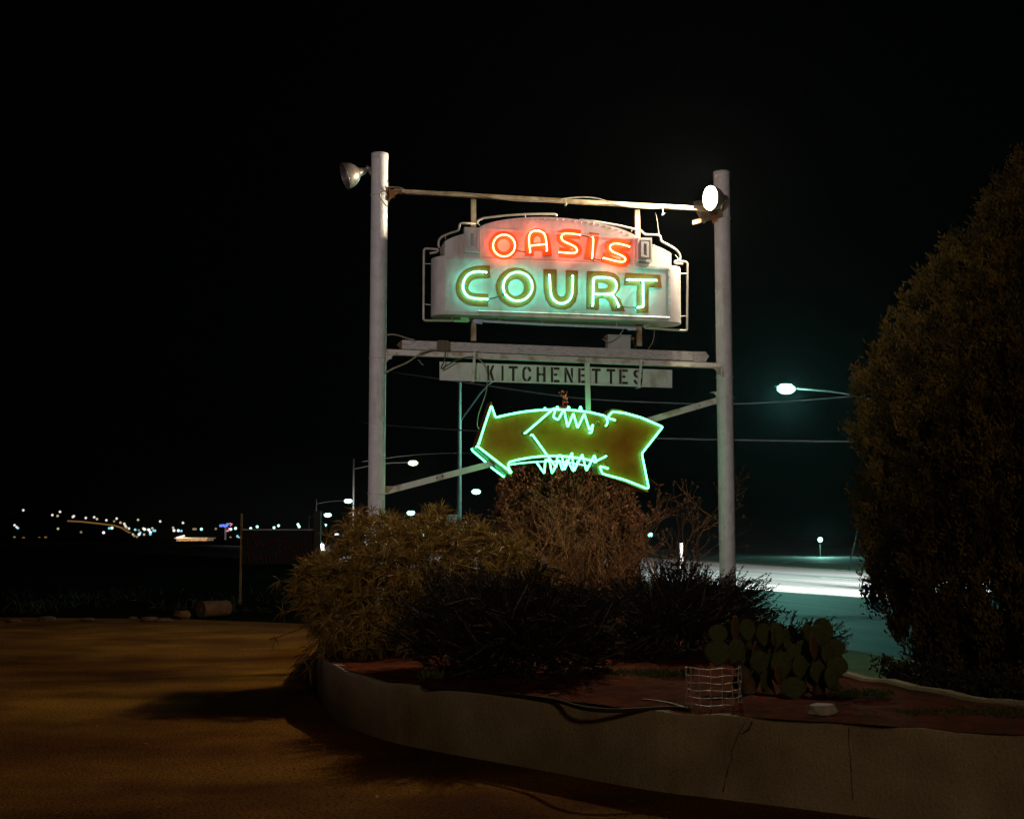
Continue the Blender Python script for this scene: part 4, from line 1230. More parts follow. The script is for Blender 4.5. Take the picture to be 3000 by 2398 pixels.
prnd = random.Random(12)
for i in range(22):
    pads.append((prnd.uniform(330, 1700), prnd.uniform(560, 1010), prnd.uniform(140, 230), prnd.uniform(200, 300), prnd.uniform(-60, 70), prnd.uniform(-14, 14), prnd.uniform(9.15, 9.45), 0))
for (x, y, w_, h_, yaw, tilt, Y, dry) in pads:
    p = yp(*Zc(x, y), Y)
    sc_ = Y / 3817.0 / 4.312
    o = bpy.data.objects.new('pad', paddry if dry == 1 else padm)
    COL.objects.link(o)
    o.parent = pc
    o.location = p - ORIG[pc.name]
    o.rotation_euler = (math.radians(random.uniform(-8, 8)), math.radians(tilt), math.radians(yaw))
    o.scale = (w_ * sc_ * 1.2, (w_ + h_) / 2 * sc_, h_ * sc_ * 1.12)
    if dry == 1: o['label'] = 'withered brown ribbed pad'
a = yp(*Zc(660, 1130), 8.95); b = yp(*Zc(560, 820), 9.05)
for pth, rr_ in (([a + V((0, 0, -.06)), a.lerp(b, .5), b, yp(*Zc(470, 700), 9.1)], [.055, .05, .045, .03]),
                 ([yp(*Zc(900, 1140), 8.98) + V((0, 0, -.05)), yp(*Zc(860, 1000), 9.05), yp(*Zc(800, 800), 9.1)], [.05, .045, .03]),
                 ([yp(*Zc(1500, 1050), 9.1) + V((0, 0, -.05)), yp(*Zc(1520, 900), 9.12), yp(*Zc(1600, 760), 9.15)], [.045, .04, .03])):
    MB().tube(pth, rr_, 10).build('trunk', M_bark, pc, True)

# --- wire cage
cg = gp(2091, 2082, .47)
wc = thing('wire_cage', 'curved piece of pale welded wire mesh standing on the bed by the cactus', 'wire cage', tuple(cg))
hC = 0.272; rC = 0.175
def cgp(a, z):
    wv = .004 * math.sin(a * 9 + z * 40)
    return cg + V((math.cos(a) * (rC + wv), math.sin(a) * (rC * .75 + wv), z + .004 * math.sin(a * 5 + z * 30)))
for i in range(7):
    z = hC * i / 6 + .005
    MB().tube([cgp(a, z) for a in np.linspace(pi - .35, 2 * pi + .35, 30)], .0024, 4).build('ring_wire', M_wire, wc, True)
for k in range(10):
    a = pi - .33 + (pi + .66) * k / 9
    MB().tube([cgp(a, z) for z in np.linspace(-.02, hC + .005, 9)], .0024, 4).build('upright_wire', M_wire, wc, True)

# --- hoses on the bed's edge
Hz = lambda x, y: (1150 + x / 2.156, 1850 + y / 2.156)
def hose(pts, r, m, label, its=3, z0=.0):
    P = []
    for (x, y) in pts:
        q = gp(*Hz(x, y), .46)
        q = gp(*Hz(x, y), zt(q) + r + z0)
        P.append(q)
    return tag(MB().tube(smoothline(P, its), r, 8).build('garden_hose', m, None, True), label, 'hose', 'garden hoses on the planter edge')
hose([(640, 232), (560, 240), (470, 248), (380, 256), (290, 272), (235, 292), (205, 312), (185, 335), (215, 350), (320, 352), (430, 362), (560, 375), (700, 390), (830, 405), (940, 420), (1030, 432), (1100, 452), (1180, 478), (1280, 494), (1400, 498), (1550, 492), (1700, 482), (1800, 480), (1870, 492)], .014, M_hose, 'dark rubber hose looping along the top of the front wall')
hose([(1580, 432), (1680, 442), (1780, 462), (1870, 492)], .012, M_hoser, 'red hose running along the soil to the foot of the wire cage')
hose([(640, 250), (598, 280), (595, 305), (620, 335), (665, 362)], .010, M_hose, 'short curl of dark hose under the middle juniper')

# --- pale rock on the wall
def rock(c, r, m, label, cat='rock', name='rock', seed=0, group=None):
    rd = random.Random(seed)
    bm = bmesh.new()
    bmesh.ops.create_icosphere(bm, subdivisions=3, radius=1)
    ph = [rd.uniform(0, 6) for _ in range(6)]
    for v_ in bm.verts:
        d = v_.co.normalized()
        k = 1 + .12 * math.sin(3 * d.x + ph[0]) + .1 * math.sin(4 * d.y + ph[1]) + .08 * math.sin(6 * d.z + ph[2]) + .05 * math.sin(9 * d.x + 7 * d.z + ph[3])
        q = d * k
        q.z = min(q.z, .72 + .1 * q.x); q.x = max(q.x, -.85)
        v_.co = V((q.x * r[0], q.y * r[1], q.z * r[2]))
    me = bpy.data.meshes.new(name); bm.to_mesh(me); bm.free()
    me.materials.append(m)
    o = bpy.data.objects.new(name, me); COL.objects.link(o); o.location = c
    return tag(o, label, cat, group)
q = gp(2413, 2100, .5)
rock((q.x, q.y + .06, .525), (.105, .085, .062), M_rock, 'pale angular rock lying on top of the front wall right of the wire cage', seed=3)
q = gp(2000, 2045, .47)
for i, (x, y, s_, lb) in enumerate(((1622, 2040, .03, 'small grey stone on the bed under the middle juniper'), (1790, 2040, .026, 'small dark stone on the bed between juniper and hose'), (2240, 2062, .02, 'pebble beside the right foot of the wire cage'))):
    q = gp(x, y, .47)
    rock((q.x, q.y, .48), (s_ * 1.3, s_, s_ * .7), M_brownrock, lb, seed=20 + i)

# --- low hedge outside the back wall
hg = thing('low_hedge', 'low dark leafy hedge running along the outside of the back planter wall', 'hedge', (3.1, 9.6, .1))
hp = resample([(2.86, 10.45), (3.02, 9.8), (3.25, 9.1), (3.6, 8.3), (3.9, 7.6)], 420)
P = []
for p in hp:
    for k in range(9):
        P.append((p.x + rng.uniform(.0, .26), p.y + rng.uniform(-.1, .1), zt((p.x, p.y)) - .30 + .36 * rng.random() ** .6 + .04 * math.sin(p.y * 14)))
P = np.array(P)
PP = np.repeat(P, 5, 0); DD = rand_dirs(len(PP), .7)
leafmesh('leaves', PP, DD, rng.uniform(.025, .05, len(PP)), rng.uniform(.010, .018, len(PP)), M_hedge, hg, 0.1)['kind'] = 'stuff'

# --- grass: lawn patch at the back of the bed, tufts
def grass(name, cx, cy, rx, ry, n, L, label, zoff=.0):
    a = rng.random(n) * 2 * pi; r = np.sqrt(rng.random(n))
    x = cx + rx * r * np.cos(a); y = cy + ry * r * np.sin(a)
    z = np.array([soilz(px_, py_) for px_, py_ in zip(x, y)]) + zoff
    P = np.stack([x, y, z], 1)
    o = leafmesh(name, P, rand_dirs(n, 1.6), rng.uniform(L * .5, L * 1.3, n), .006, M_grass, None, .2)
    o['kind'] = 'stuff'; o['label'] = label
    return o
grass('grass', 1.3, 14.3, 1.8, 1.6, 9000, .07, 'short green lawn seen between the junipers')
grass('grass', 1.05, 10.3, .38, .22, 1100, .06, 'green grass tuft on the bed left of the wire cage')
grass('grass', 2.35, 8.85, .22, .16, 500, .05, 'low weeds at the right foot of the cactus')
grass('grass', 2.75, 7.9, .45, .16, 900, .045, 'dark ground cover at the right end of the bed')
grass('grass', -.62, 10.3, .10, .08, 120, .10, 'weed at the bend of the dark hose')

# fallen leaves on lot and bed (one shared mesh, copied)
lm = bpy.data.meshes.new('fallen_leaf')
lm.from_pydata([(-.5, 0, 0), (-.2, .2, .06), (.2, .18, .05), (.5, 0, .02), (.2, -.18, .07), (-.2, -.2, .04)], [], [(0, 1, 2, 3, 4, 5)])
lm.materials.append(M_leaf)
leafpx = []
for (x, y) in ((1000, 2236), (1180, 2270), (1140, 2330), (1005, 2332), (1010, 2370), (1840, 2345), (1852, 2350), (1105, 2335), (430, 2180), (490, 2310), (720, 1902), (742, 1903), (170, 2382), (285, 2128), (1925, 2352), (1960, 2382), (640, 2150), (465, 2365)):
    leafpx.append((x, y))
leafpx.sort()
for i, (x, y) in enumerate(leafpx):
    q = gp(x, y)
    o = bpy.data.objects.new('fallen_leaf', lm); COL.objects.link(o)
    s_ = random.uniform(.03, .06)
    o.location = (q.x, q.y, .006); o.scale = (s_, s_, s_); o.rotation_euler = (random.uniform(-.3, .3), random.uniform(-.3, .3), random.uniform(0, 6))
    tag(o, ordinal(i + 1) + ' small dry leaf from the left lying on the dirt lot', 'leaf', 'dry leaves on the dirt lot')
# gravel at the wall foot and over the lot
n = 5200
gx = rng.uniform(-6, 3.2, n); gy = rng.uniform(5.6, 13.5, n)
k = np.linspace(0, 1, 300)
keep = []
fs = np.array(smoothline(front, 2))
for i in range(n):
    j = np.argmin((fs[:, 0] - gx[i]) ** 2 + (fs[:, 1] - gy[i]) ** 2)
    dx, dy = gx[i] - fs[j, 0], gy[i] - fs[j, 1]
    side = dx * .6 + dy * .75
    if side < -.03: keep.append(i)
gx, gy = gx[keep], gy[keep]
kk = rng.integers(20, len(fs) - 1, 4200)
tt = rng.random((4200, 1)); base_ = fs[kk - 1] * (1 - tt) + fs[kk] * tt
nrm = np.stack([fs[kk, 1] - fs[kk - 1, 1], -(fs[kk, 0] - fs[kk - 1, 0])], 1); nrm /= np.linalg.norm(nrm, axis=1, keepdims=True) + 1e-9
strip = base_ + nrm * (.01 + .42 * rng.random((4200, 1)) ** 1.8)
gx = np.concatenate([gx, strip[:, 0]]); gy = np.concatenate([gy, strip[:, 1]])
vs = []; fcs = []
base_v = np.array([(-1, -.6, 0), (1, -.7, 0), (.8, .7, 0), (-.7, .8, 0), (.1, .05, .8)])
sz = rng.uniform(.002, .0075, len(gx))
ang = rng.random(len(gx)) * 6.28
vv = base_v[None] * sz[:, None, None]
ca, sa = np.cos(ang)[:, None], np.sin(ang)[:, None]
X = vv[..., 0] * ca - vv[..., 1] * sa + gx[:, None]; Yv = vv[..., 0] * sa + vv[..., 1] * ca + gy[:, None]
allv = np.stack([X, Yv, vv[..., 2] + .001], -1).reshape(-1, 3)
b_ = np.arange(len(gx))[:, None] * 5
gravel = npobj('gravel', allv, [b_ + np.array([[0, 1, 4]]), b_ + np.array([[1, 2, 4]]), b_ + np.array([[2, 3, 4]]), b_ + np.array([[3, 0, 4]])], M_brownrock)
tag(gravel, label='loose fine gravel scattered over the dirt lot', kind='stuff')

# --- stones along the far edge of the lot, lying concrete drum
q = gp(590, 1808)
dr = thing('concrete_drum', 'short round drum lying on its side at the far edge of the lot', 'drum', (q.x, q.y, .14))
axd = V((.62, .78, 0)).normalized()
MB().lathe(V((q.x, q.y, .15)) - axd * .02, axd, [(0, .001), (0, .15), (.02, .155), (.62, .15), (.64, .14), (.64, .001)], 22).build('drum', M_brownrock, dr)
MB().lathe(V((q.x, q.y, .15)) - axd * .022, axd, [(0, .001), (0, .05), (.02, .055)], 14).build('end_hub', M_rust, dr)
q = gp(530, 1812)
rock((q.x, q.y, .07), (.16, .12, .11), M_brownrock, 'squarish block of stone beside the round drum', seed=31)
for i, (x, y, s_, lb) in enumerate(((390, 1812, .06, 'small dark stone left of the squarish block'), (440, 1818, .13, 'flat low stone just left of the squarish block'), (480, 1820, .10, 'flat stone touching the squarish block'), (255, 1818, .09, 'stone near the middle of the lot edge left of the drum'), (140, 1816, .12, 'broad flat stone on the lot edge near the picture edge'), (40, 1822, .10, 'leftmost stone on the lot edge'))):
    q = gp(x, y)
    rock((q.x, q.y, .02), (s_ * 1.5, s_, s_ * .6), M_brownrock, lb, seed=40 + i)
# weeds in the field behind the lot
n = 2500
x = rng.uniform(-13, -3, n); y = rng.uniform(26.5, 36, n)
clm = (np.sin(x * 1.7) + np.sin(y * 2.1 + x)) > .1
x, y = x[clm], y[clm]
o = leafmesh('weeds', np.stack([x, y, np.full(len(x), -.03)], 1), rand_dirs(len(x), 1.5), rng.uniform(.1, .45, len(x)), .02, M_weed, None, .3)
tag(o, label='rough weeds growing in the dark field behind the lot', kind='stuff')

# ------------------------------------------------------------------ second, unlit sign at the left
bx = lambda x, y: (680 + x / 5.39, 1480 + y / 5.39)
YB = 30.0
bs = thing('trailer_park_sign', 'dark unlit billboard reading Oasis COURTS TRAILER PARK left of the tufted bush', 'sign', tuple(yp(820, 1600, YB)))
def bp(p, dy=0): return yp(*bx(*p), YB + dy)
a, b = bp((170, 385)), bp((1335, 930))
MB().box((a + b) / 2 + V((0, .06, 0)), b.x - a.x, .10, a.z - b.z, None, None, None).build('panel', M_board, bs)
c0 = bp((165, 380)); c1 = bp((1330, 384))
MB().tube([c0, c1], .02, 6).build('top_trim', M_galv, bs)
MB().box(V((bp((155, 0)).x, YB, (bp((0, 130)).z - .03) / 2)), .045, .045, bp((0, 130)).z + .03).build('post', M_rust, bs)
MB().box(V((bp((1352, 0)).x, YB, (bp((0, 90)).z - .03) / 2)), .16, .12, bp((0, 90)).z + .03).build('post', M_dark, bs)
def strk(lines, name, ch):
    mb = MB()
    for ln in lines:
        mb.tube([bp(p, -.03) for p in (smoothline(ln, 2) if len(ln) > 2 else ln)], .012, 5)
    o = mb.build('letter', M_boardtube, bs); o['label'] = 'dull red tube letter ' + ch
strk([[(400, 640), (330, 560), (310, 470), (370, 435), (425, 480), (420, 570), (370, 670), (300, 705), (240, 670), (225, 590), (250, 500), (300, 450)]], 'O', 'O')
strk([[(510, 560), (460, 580), (445, 630), (475, 655), (520, 600), (520, 560), (520, 640), (555, 660)]], 'a', 'a')
strk([[(555, 640), (620, 500), (655, 560), (640, 600), (590, 610), (570, 590)]], 's', 's')
strk([[(650, 600), (720, 520), (700, 590), (730, 600)], [(735, 490), (740, 495)]], 'i', 'i')
strk([[(730, 600), (800, 490), (845, 545), (825, 585), (770, 575), (850, 590), (905, 560)]], 's', 's')
GL = {'C': [[(1, .12), (.5, 0), (0, .3), (0, .7), (.5, 1), (1, .88)]], 'O': [[(.5, 0), (0, .2), (0, .8), (.5, 1), (1, .8), (1, .2), (.5, 0)]], 'U': [[(0, 0), (0, .8), (.5, 1.05), (1, .8), (1, 0)]],
      'R': [[(0, 1), (0, 0)], [(0, 0), (.9, 0), (1, .25), (.9, .5), (0, .5)], [(.4, .5), (1, 1)]], 'T': [[(0, 0), (1, 0)], [(.5, 0), (.5, 1)]], 'S': [[(1, .1), (.4, 0), (0, .25), (.5, .5), (1, .75), (.6, 1), (0, .9)]],
      'A': [[(0, 1), (.5, 0)], [(.5, 0), (1, 1)], [(.2, .65), (.8, .65)]], 'I': [[(.5, 0), (.5, 1)]], 'L': [[(0, 0), (0, 1)], [(0, 1), (1, 1)]], 'E': [[(0, 0), (0, 1)], [(0, 0), (1, 0)], [(0, .5), (.8, .5)], [(0, 1), (1, 1)]],
      'P': [[(0, 1), (0, 0)], [(0, 0), (.9, 0), (1, .27), (.9, .55), (0, .55)]], 'K': [[(0, 0), (0, 1)], [(1, 0), (0, .55)], [(.3, .4), (1, 1)]]}
def word(s, x0, x1, y0, y1):
    n = len(s); wd = (x1 - x0) / n
    for i, ch in enumerate(s):
        if ch == ' ': continue
        strk([[(x0 + i * wd + p[0] * wd * .72, y0 + (y1 - y0) * p[1]) for p in ln] for ln in GL[ch]], ch, ch)
word('COURTS', 725, 1325, 615, 725)
word('TRAILER PARK', 222, 1325, 775, 895)

# ------------------------------------------------------------------ street lamps, wires
def street_lamp(lx, ly, Y, pole_px, pole_Y, label, warm=False, power=0.0, head=.55, top_extra=0.0, arm_drop=.5, top_py=None):
    hp_ = yp(lx, ly, Y)
    bpos = yp(pole_px, 1560, pole_Y); bpos.z = 0
    t = thing('street_lamp', label, 'street lamp', tuple(bpos), 'street lamps along the road')
    ztop = yp(pole_px, top_py, pole_Y).z if top_py else hp_.z - arm_drop + .3
    MB().tube([bpos + V((0, 0, -.05)), bpos + V((0, 0, ztop))], [.11, .075], 12).build('pole', M_galv if Y < 60 else M_dark, t, True)
    s = bpos + V((0, 0, min(ztop - .15, hp_.z - arm_drop)))
    e = hp_ + V((0, 0, .07))
    mb = MB()
    m1 = s.lerp(e, .45); m1.z = s.z + (e.z - s.z) * .85
    mb.tube(smoothline([s, m1, e], 2), .045, 8)
    mb.build('arm', M_arm if Y < 60 else M_dark, t, True)
    dr_ = (e - s); dr_.z = 0; dr_.normalize(); sd = V((-dr_.y, dr_.x, 0))
    mb = MB(); vv_ = []; ff_ = []
    for j, (k, rw, rz) in enumerate(((-.5, .08, .04), (-.3, .14, .09), (0, .19, .11), (.3, .17, .08), (.5, .06, .03))):
        for i in range(10):
            a = pi * i / 9
            vv_.append(e + dr_ * (k * head * 1.25) + sd * math.cos(a) * rw * head / .55 + V((0, 0, math.sin(a) * rz * .6 + .01)))
        if j:
            for i in range(9): ff_.append(((j - 1) * 10 + i, (j - 1) * 10 + i + 1, j * 10 + i + 1, j * 10 + i))
    mb.add(vv_, ff_); mb.build('hood', M_arm, t, True)
    ln_ = MB(); vv_ = []; ff_ = []
    for j in range(5):
        b = -pi / 2 * .6 + pi / 2 * 1.6 * j / 4
        for i in range(14):
            a = 2 * pi * i / 14
            vv_.append(e + dr_ * math.cos(a) * head * .50 * math.cos(b) + sd * math.sin(a) * head * .34 * math.cos(b) + V((0, 0, -.06 - .15 * head / .55 * math.sin(b))))
        if j:
            for i in range(14): ff_.append(((j - 1) * 14 + i, (j - 1) * 14 + (i + 1) % 14, j * 14 + (i + 1) % 14, j * 14 + i))
    ln_.add(vv_, ff_); ln_.build('lens', E_lampw if warm else E_lampg, t, True)
    if power:
        lamp_object('lamp_light', 'POINT', e + V((0, 0, -.32)), power, (1, .95, .6) if warm else (.30, 1.0, .80), .15, t)
    return t
street_lamp(2303, 1139, 50, 2640, 52, 'nearest green glowing street lamp right of the right pole', power=4600, head=.78)
street_lamp(1210, 1356, 107, 1034, 107, 'yellow-green street lamp just right of the left pole on a left-hand mast', warm=True, power=350, head=.85, top_py=1342)
street_lamp(1395, 1440, 175, 1640, 180, 'green street lamp under the left half of the arrow sign', power=350, head=1.3)
street_lamp(1204, 1502, 330, 1320, 335, 'green street lamp just above the tufted bush', power=0, head=2.2)
street_lamp(1020, 1467, 234, 926, 234, 'green street lamp just left of the left pole', power=350, head=1.5, top_py=1462)
street_lamp(960, 1508, 400, 905, 400, 'green street lamp second to the left of the left pole', power=0, head=2.3)
street_lamp(2403, 1580, 88, 2403, 88.4, 'small low lamp shining across the road beyond the right pole', power=9000, head=.42, arm_drop=.05) if False else None
# near lamp post whose lantern is hidden behind the KITCHENETTES board
street_lamp(1560, 1082, 54, 1345, 54, 'bare grey lamp post rising behind the left end of KITCHENETTES', power=500, head=.5, arm_drop=2.2, top_py=1090)
pb = yp(1322, 1525, 53.8)
cbx = thing('control_cabinet', 'pale square cabinet fixed on the grey lamp post above the tufted bush', 'cabinet', tuple(pb))
MB().box(pb, .42, .25, .52).build('housing', M_gray, cbx)
MB().box(pb + V((0, -.13, -.3)), .38, .02, .04).build('rail', M_gray, cbx)
# lamp on a short post across the road
q = yp(2403, 1580, 88)
pl = thing('post_lamp', 'single bright post lamp low in the distance between right pole and cypress', 'lamp', (q.x, q.y, 0))
MB().tube([V((q.x, q.y + .1, -.05)), V((q.x, q.y + .1, q.z))], .05, 8).build('post', M_dark, pl)
bmn = MB(); bmn.lathe(q - V((0, 0, .16)), (0, 0, 1), [(0, .001), (.03, .11), (.16, .17), (.29, .11), (.32, .001)], 14); bmn.build('globe', E_lampg, pl, True)
lamp_object('globe_light', 'POINT', q + V((0, -.4, .3)), 900, (.35, 1, .8), .15, pl)
q = yp(1905, 1566, 120)
pl = thing('post_lamp', 'white lamp glimmering through the bare shrub left of the right pole', 'lamp', (q.x, q.y, 0))
MB().tube([V((q.x, q.y + .1, -.05)), V((q.x, q.y + .1, q.z))], .05, 8).build('post', M_dark, pl)
MB().lathe(q - V((0, 0, .2)), (0, 0, 1), [(0, .001), (.05, .15), (.2, .22), (.35, .15), (.4, .001)], 14).build('globe', E_lampg, pl, True)
# marker post beyond the shrub, guy wire with its guard
q0 = yp(1996, 1655, 58)
MBp = MB().tube([V((q0.x, 58, 0)), V((q0.x, 58, yp(1996, 1590, 58).z))], .085, 8).build('marker_post', M_wireline2)
tag(MBp, 'short pale roadside post behind the bare shrub left of the right pole', 'post')
gw = thing('guy_wire', 'slanting guy wire with pale plastic guard at its foot left of the cypress', 'guy wire', tuple(yp(2486, 1667, 57)))
g0, g1, g2 = yp(2486, 1668, 57), yp(2508, 1573, 57), yp(2545, 1300, 57)
MB().tube([g0, g1], .035, 8).build('guard', M_dark, gw); MB().tube([g1, g2, yp(2590, 960, 57)], .012, 6).build('wire', M_dark, gw)
def uwire(pts, Y0, Y1, r, label):
    P = []
    for i, (x, y) in enumerate(pts):
        Y = Y0 + (Y1 - Y0) * i / (len(pts) - 1)
        P.append(yp(x, y, Y))
    return tag(MB().tube(smoothline(P, 2), r, 6).build('utility_wire', M_wireline, None, True), label, 'wire', 'overhead wires across the road')
uwire([(1050, 1236), (1130, 1246), (1395, 1262), (1600, 1273), (1940, 1284), (2240, 1289), (2490, 1292), (2700, 1294)], 46, 40, .030, 'level overhead wire passing behind the arrow sign')
uwire([(1150, 1090), (1420, 1128), (1600, 1155), (1730, 1170), (1950, 1180), (2130, 1184), (2300, 1176), (2500, 1160), (2700, 1140)], 47, 47, .026, 'sagging overhead wire passing just under the near street lamp')
uwire([(1060, 1352), (1200, 1332), (1320, 1326), (1400, 1328), (1560, 1332)], 100, 100, .02, 'faint distant wire behind the left brace')

# ------------------------------------------------------------------ cars put in for the light trails; headlights light the road, three unseen
def car(pos, heading, label, power, aim_down=.035, spot=70, lift=0.0):
    """pos: middle of the front bumper on the road, heading: unit direction of travel"""
    h = V((heading[0], heading[1], 0)).normalized(); s = V((-h.y, h.x, 0)); z = V((0, 0, 1)); p = V((pos[0], pos[1], 0.006))
    t = thing('car', label, 'car', tuple(p), 'cars on the road')
    def q(a, b, c): return p + h * (-a) + s * b + z * c
    prof = [(0.02, .32), (0.0, .58), (.12, .74), (1.1, .90), (1.25, .92), (3.75, .95), (4.35, .92), (4.45, .60), (4.4, .32)]
    v = []; f = []; n = len(prof)
    for b in (-.86, -.80, .80, .86):
        for (a, c) in prof: v.append(q(a, b, c - (.03 if abs(b) > .85 else 0)))
    for r in range(3):
        for i in range(n):
            j = (i + 1) % n
            f.append((r * n + i, r * n + j, (r + 1) * n + j, (r + 1) * n + i))
    f += [tuple(range(n)), tuple(range(3 * n, 4 * n))]
    obj('body', v, f, M_carbody, t)
    cab_ = [(1.2, .92), (1.95, 1.38), (2.3, 1.44), (3.2, 1.42), (3.95, .95)]
    def slab(lst, hw, hw2, m, nm, top=None):
        k = len(lst); vv = [q(a, -(hw if c < 1 else hw2), c) for a, c in lst] + [q(a, (hw if c < 1 else hw2), c) for a, c in lst]
        return obj(nm, vv, [tuple(range(k)), tuple(range(k, 2 * k))] + [(i, (i + 1) % k, (i + 1) % k + k, i + k) for i in range(k)], m, t)
    slab(cab_, .78, .62, M_glass, 'cabin_glass')
    slab([(1.93, 1.385), (2.3, 1.455), (3.2, 1.435), (3.28, 1.36)], .64, .635, M_carbody, 'roof')
    for a in (.85, 3.6):
        for b in (-.80, .80):
            w = MB().lathe(q(a, b - .1, .32), s, [(0, .001), (0, .2), (.01, .31), (.19, .31), (.2, .2), (.2, .001)], 20).build('wheel', M_tyre, t, True)
            MB().lathe(q(a, b - .105, .32), s, [(0, .001), (0, .18), (.21, .18), (.21, .001)], 14).build('rim', M_galv, w)
    for b in (-.58, .58):
        c = q(-.012 + .05, b, .66)
        MB().lathe(c, h, [(-.02, .10), (.03, .085), (.045, .001)], 14).build('headlight', E_head, t, True)
        lamp_object('headlight_beam', 'SPOT', q(-.10, b, .68), power, (1, .95, .92), .08, t, direction=h - z * aim_down, spot=spot, blend=1.0)
    for b in (-.62, .62):
        MB().box(q(4.46, b, .70), .04, .3, .12, h, s, z).build('tail_light', mat('tail_lens', (.3, .01, .01), .3) if 'tail_lens' not in MATS else MATS['tail_lens'], t)
    return t
HP = 620000
dirn = V((-.28, 1, 0)).normalized()
car((11.6, 26.0), dirn, 'unseen car added to light the middle lane, behind the cypress', HP * 1.5, .016, 13)
car((14.9, 27.5), dirn, 'second unseen car added to light one lane beyond, behind the cypress', HP * 1.5, .016, 13)
car((18.0, 31.5), dirn, 'third unseen car added to light the farthest lane, behind the cypress', HP * 1.5, .016, 13)
car((-14.6, 96.0), (.30, -1), 'oncoming car whose headlights glare left of the left pole', HP * .04, .07, 12)
car((-10.2, 99.0), (.30, -1), 'oncoming car beside the first one behind the left pole', HP * .04, .07, 12)

# ------------------------------------------------------------------ distant town
Za = lambda x, y: (x / 5.39, 1440 + y / 5.39)
Zb = lambda x, y: (350 + x / 5.827, 1480 + y / 5.827)
Zd = lambda x, y: (680 + x / 5.39, 1480 + y / 5.39)
YF = 420.0
lights = []
for (x, y, c) in ((368, 290, 'w'), (826, 366, 'w'), (910, 380, 'y'), (948, 315, 'w'), (1152, 396, 'w'), (1166, 382, 'w'), (1355, 412, 'w'), (1487, 400, 'w'), (1532, 429, 'y'), (1680, 448, 'w'), (1842, 422, 'w'), (1803, 464, 'd'), (1902, 485, 'y'), (231, 526, 'w'), (262, 556, 'w'), (283, 572, 'c'), (916, 582, 'y'), (1636, 643, 'b'), (1768, 570, 'g'), (1725, 575, 'c'), (372, 732, 'a'), (620, 732, 'a'), (720, 722, 'a'), (228, 718, 'd'), (1280, 636, 'd')):
    lights.append((Za(x, y), c))
for (x, y, c) in ((83, 312, 'w'), (100, 348, 'w'), (118, 372, 'y'), (163, 392, 'w'), (317, 245, 'y'), (268, 413, 'c'), (330, 422, 'd'), (355, 465, 'c'), (335, 492, 'b'), (408, 392, 'w'), (428, 406, 'b'), (503, 416, 'b'), (482, 410, 'y'), (529, 458, 'b'), (526, 490, 'c'), (560, 388, 'y'), (582, 428, 'c'), (606, 430, 'c'), (695, 271, 'w'), (703, 603, 'd'), (916, 380, 'y'), (931, 426, 'b'), (1005, 428, 'b'), (1056, 434, 'c'), (1084, 296, 'w'), (1398, 404, 'g'), (1265, 402, 'd'), (1300, 402, 'd'), (1645, 397, 'd'), (1900, 404, 'g'), (1981, 390, 'g'), (2014, 524, 'c'), (2040, 556, 'w'), (1895, 548, 'd'), (1820, 437, 'd'), (230, 492, 'y'), (255, 520, 'd'), (300, 532, 'd'), (420, 494, 'y')):
    lights.append((Zb(x, y), c))
for (x, y, c) in ((55, 360, 'g'), (294, 362, 'g'), (396, 335, 'g'), (662, 350, 'g'), (733, 318, 'g'), (1040, 300, 'g'), (1058, 334, 'g'), (1325, 265, 'b'), (1477, 310, 'g'), (1388, 498, 'c'), (1640, 460, 'b'), (1665, 460, 'b')):
    lights.append((Zd(x, y), c))
for (x, y, c) in ((1173, 1534, 'w'), (1190, 1562, 'g'), (1240, 1566, 'g'), (1467, 1555, 'b')):
    lights.append(((x, y), c))
bm = bmesh.new(); bmesh.ops.create_icosphere(bm, subdivisions=2, radius=1)
base_me = bpy.data.meshes.new('distant_light'); bm.to_mesh(base_me); bm.free()
base_me.polygons.foreach_set('use_smooth', [True] * len(base_me.polygons))
FM = {}
CN = {'w': 'warm white', 'y': 'yellowish', 'd': 'dim brownish', 'g': 'bright green-white', 'c': 'cyan', 'b': 'bright bluish white', 'a': 'dull amber'}
for c in E_far:
    FM[c] = base_me.copy(); FM[c].materials.append(E_far[c])
lights.sort(key=lambda q: q[0][0])
cnt = {}
for ((x, y), c) in lights:
    cnt[c] = cnt.get(c, 0) + 1
    Y = YF + random.uniform(-30, 60)
    p = yp(x, y, Y)
    o = bpy.data.objects.new('distant_light', FM[c]); COL.objects.link(o)
    o.location = p
    r_ = {'g': 4.0, 'b': 4.2, 'c': 3.6, 'a': 4.4}.get(c, 3.6) * Y / 3817 
    o.scale = (r_, r_, r_)
    tag(o, ordinal(cnt[c]) + ' ' + CN[c] + ' lamp from the left on the dark horizon', 'lamp', CN[c] + ' lamps of the distant town')
# made-up string of amber glows standing in for the hill road's car trails
hr = resample([Za(1090, 460), Za(1280, 470), Za(1540, 498), Za(1800, 530), Za(1930, 570), Za(2040, 640)], 22)
for i, p in enumerate(hr):
    w = yp(p.x, p.y, 470)
    o = bpy.data.objects.new('distant_light', FM['a']); COL.objects.link(o)
    o.location = w; o.scale = (.75, .5, .30)
    tag(o, ordinal(i + 1) + ' faint amber glow from the left, standing in for car trails on the far hillside road', 'lamp', 'amber light-trail glows along the hillside road')
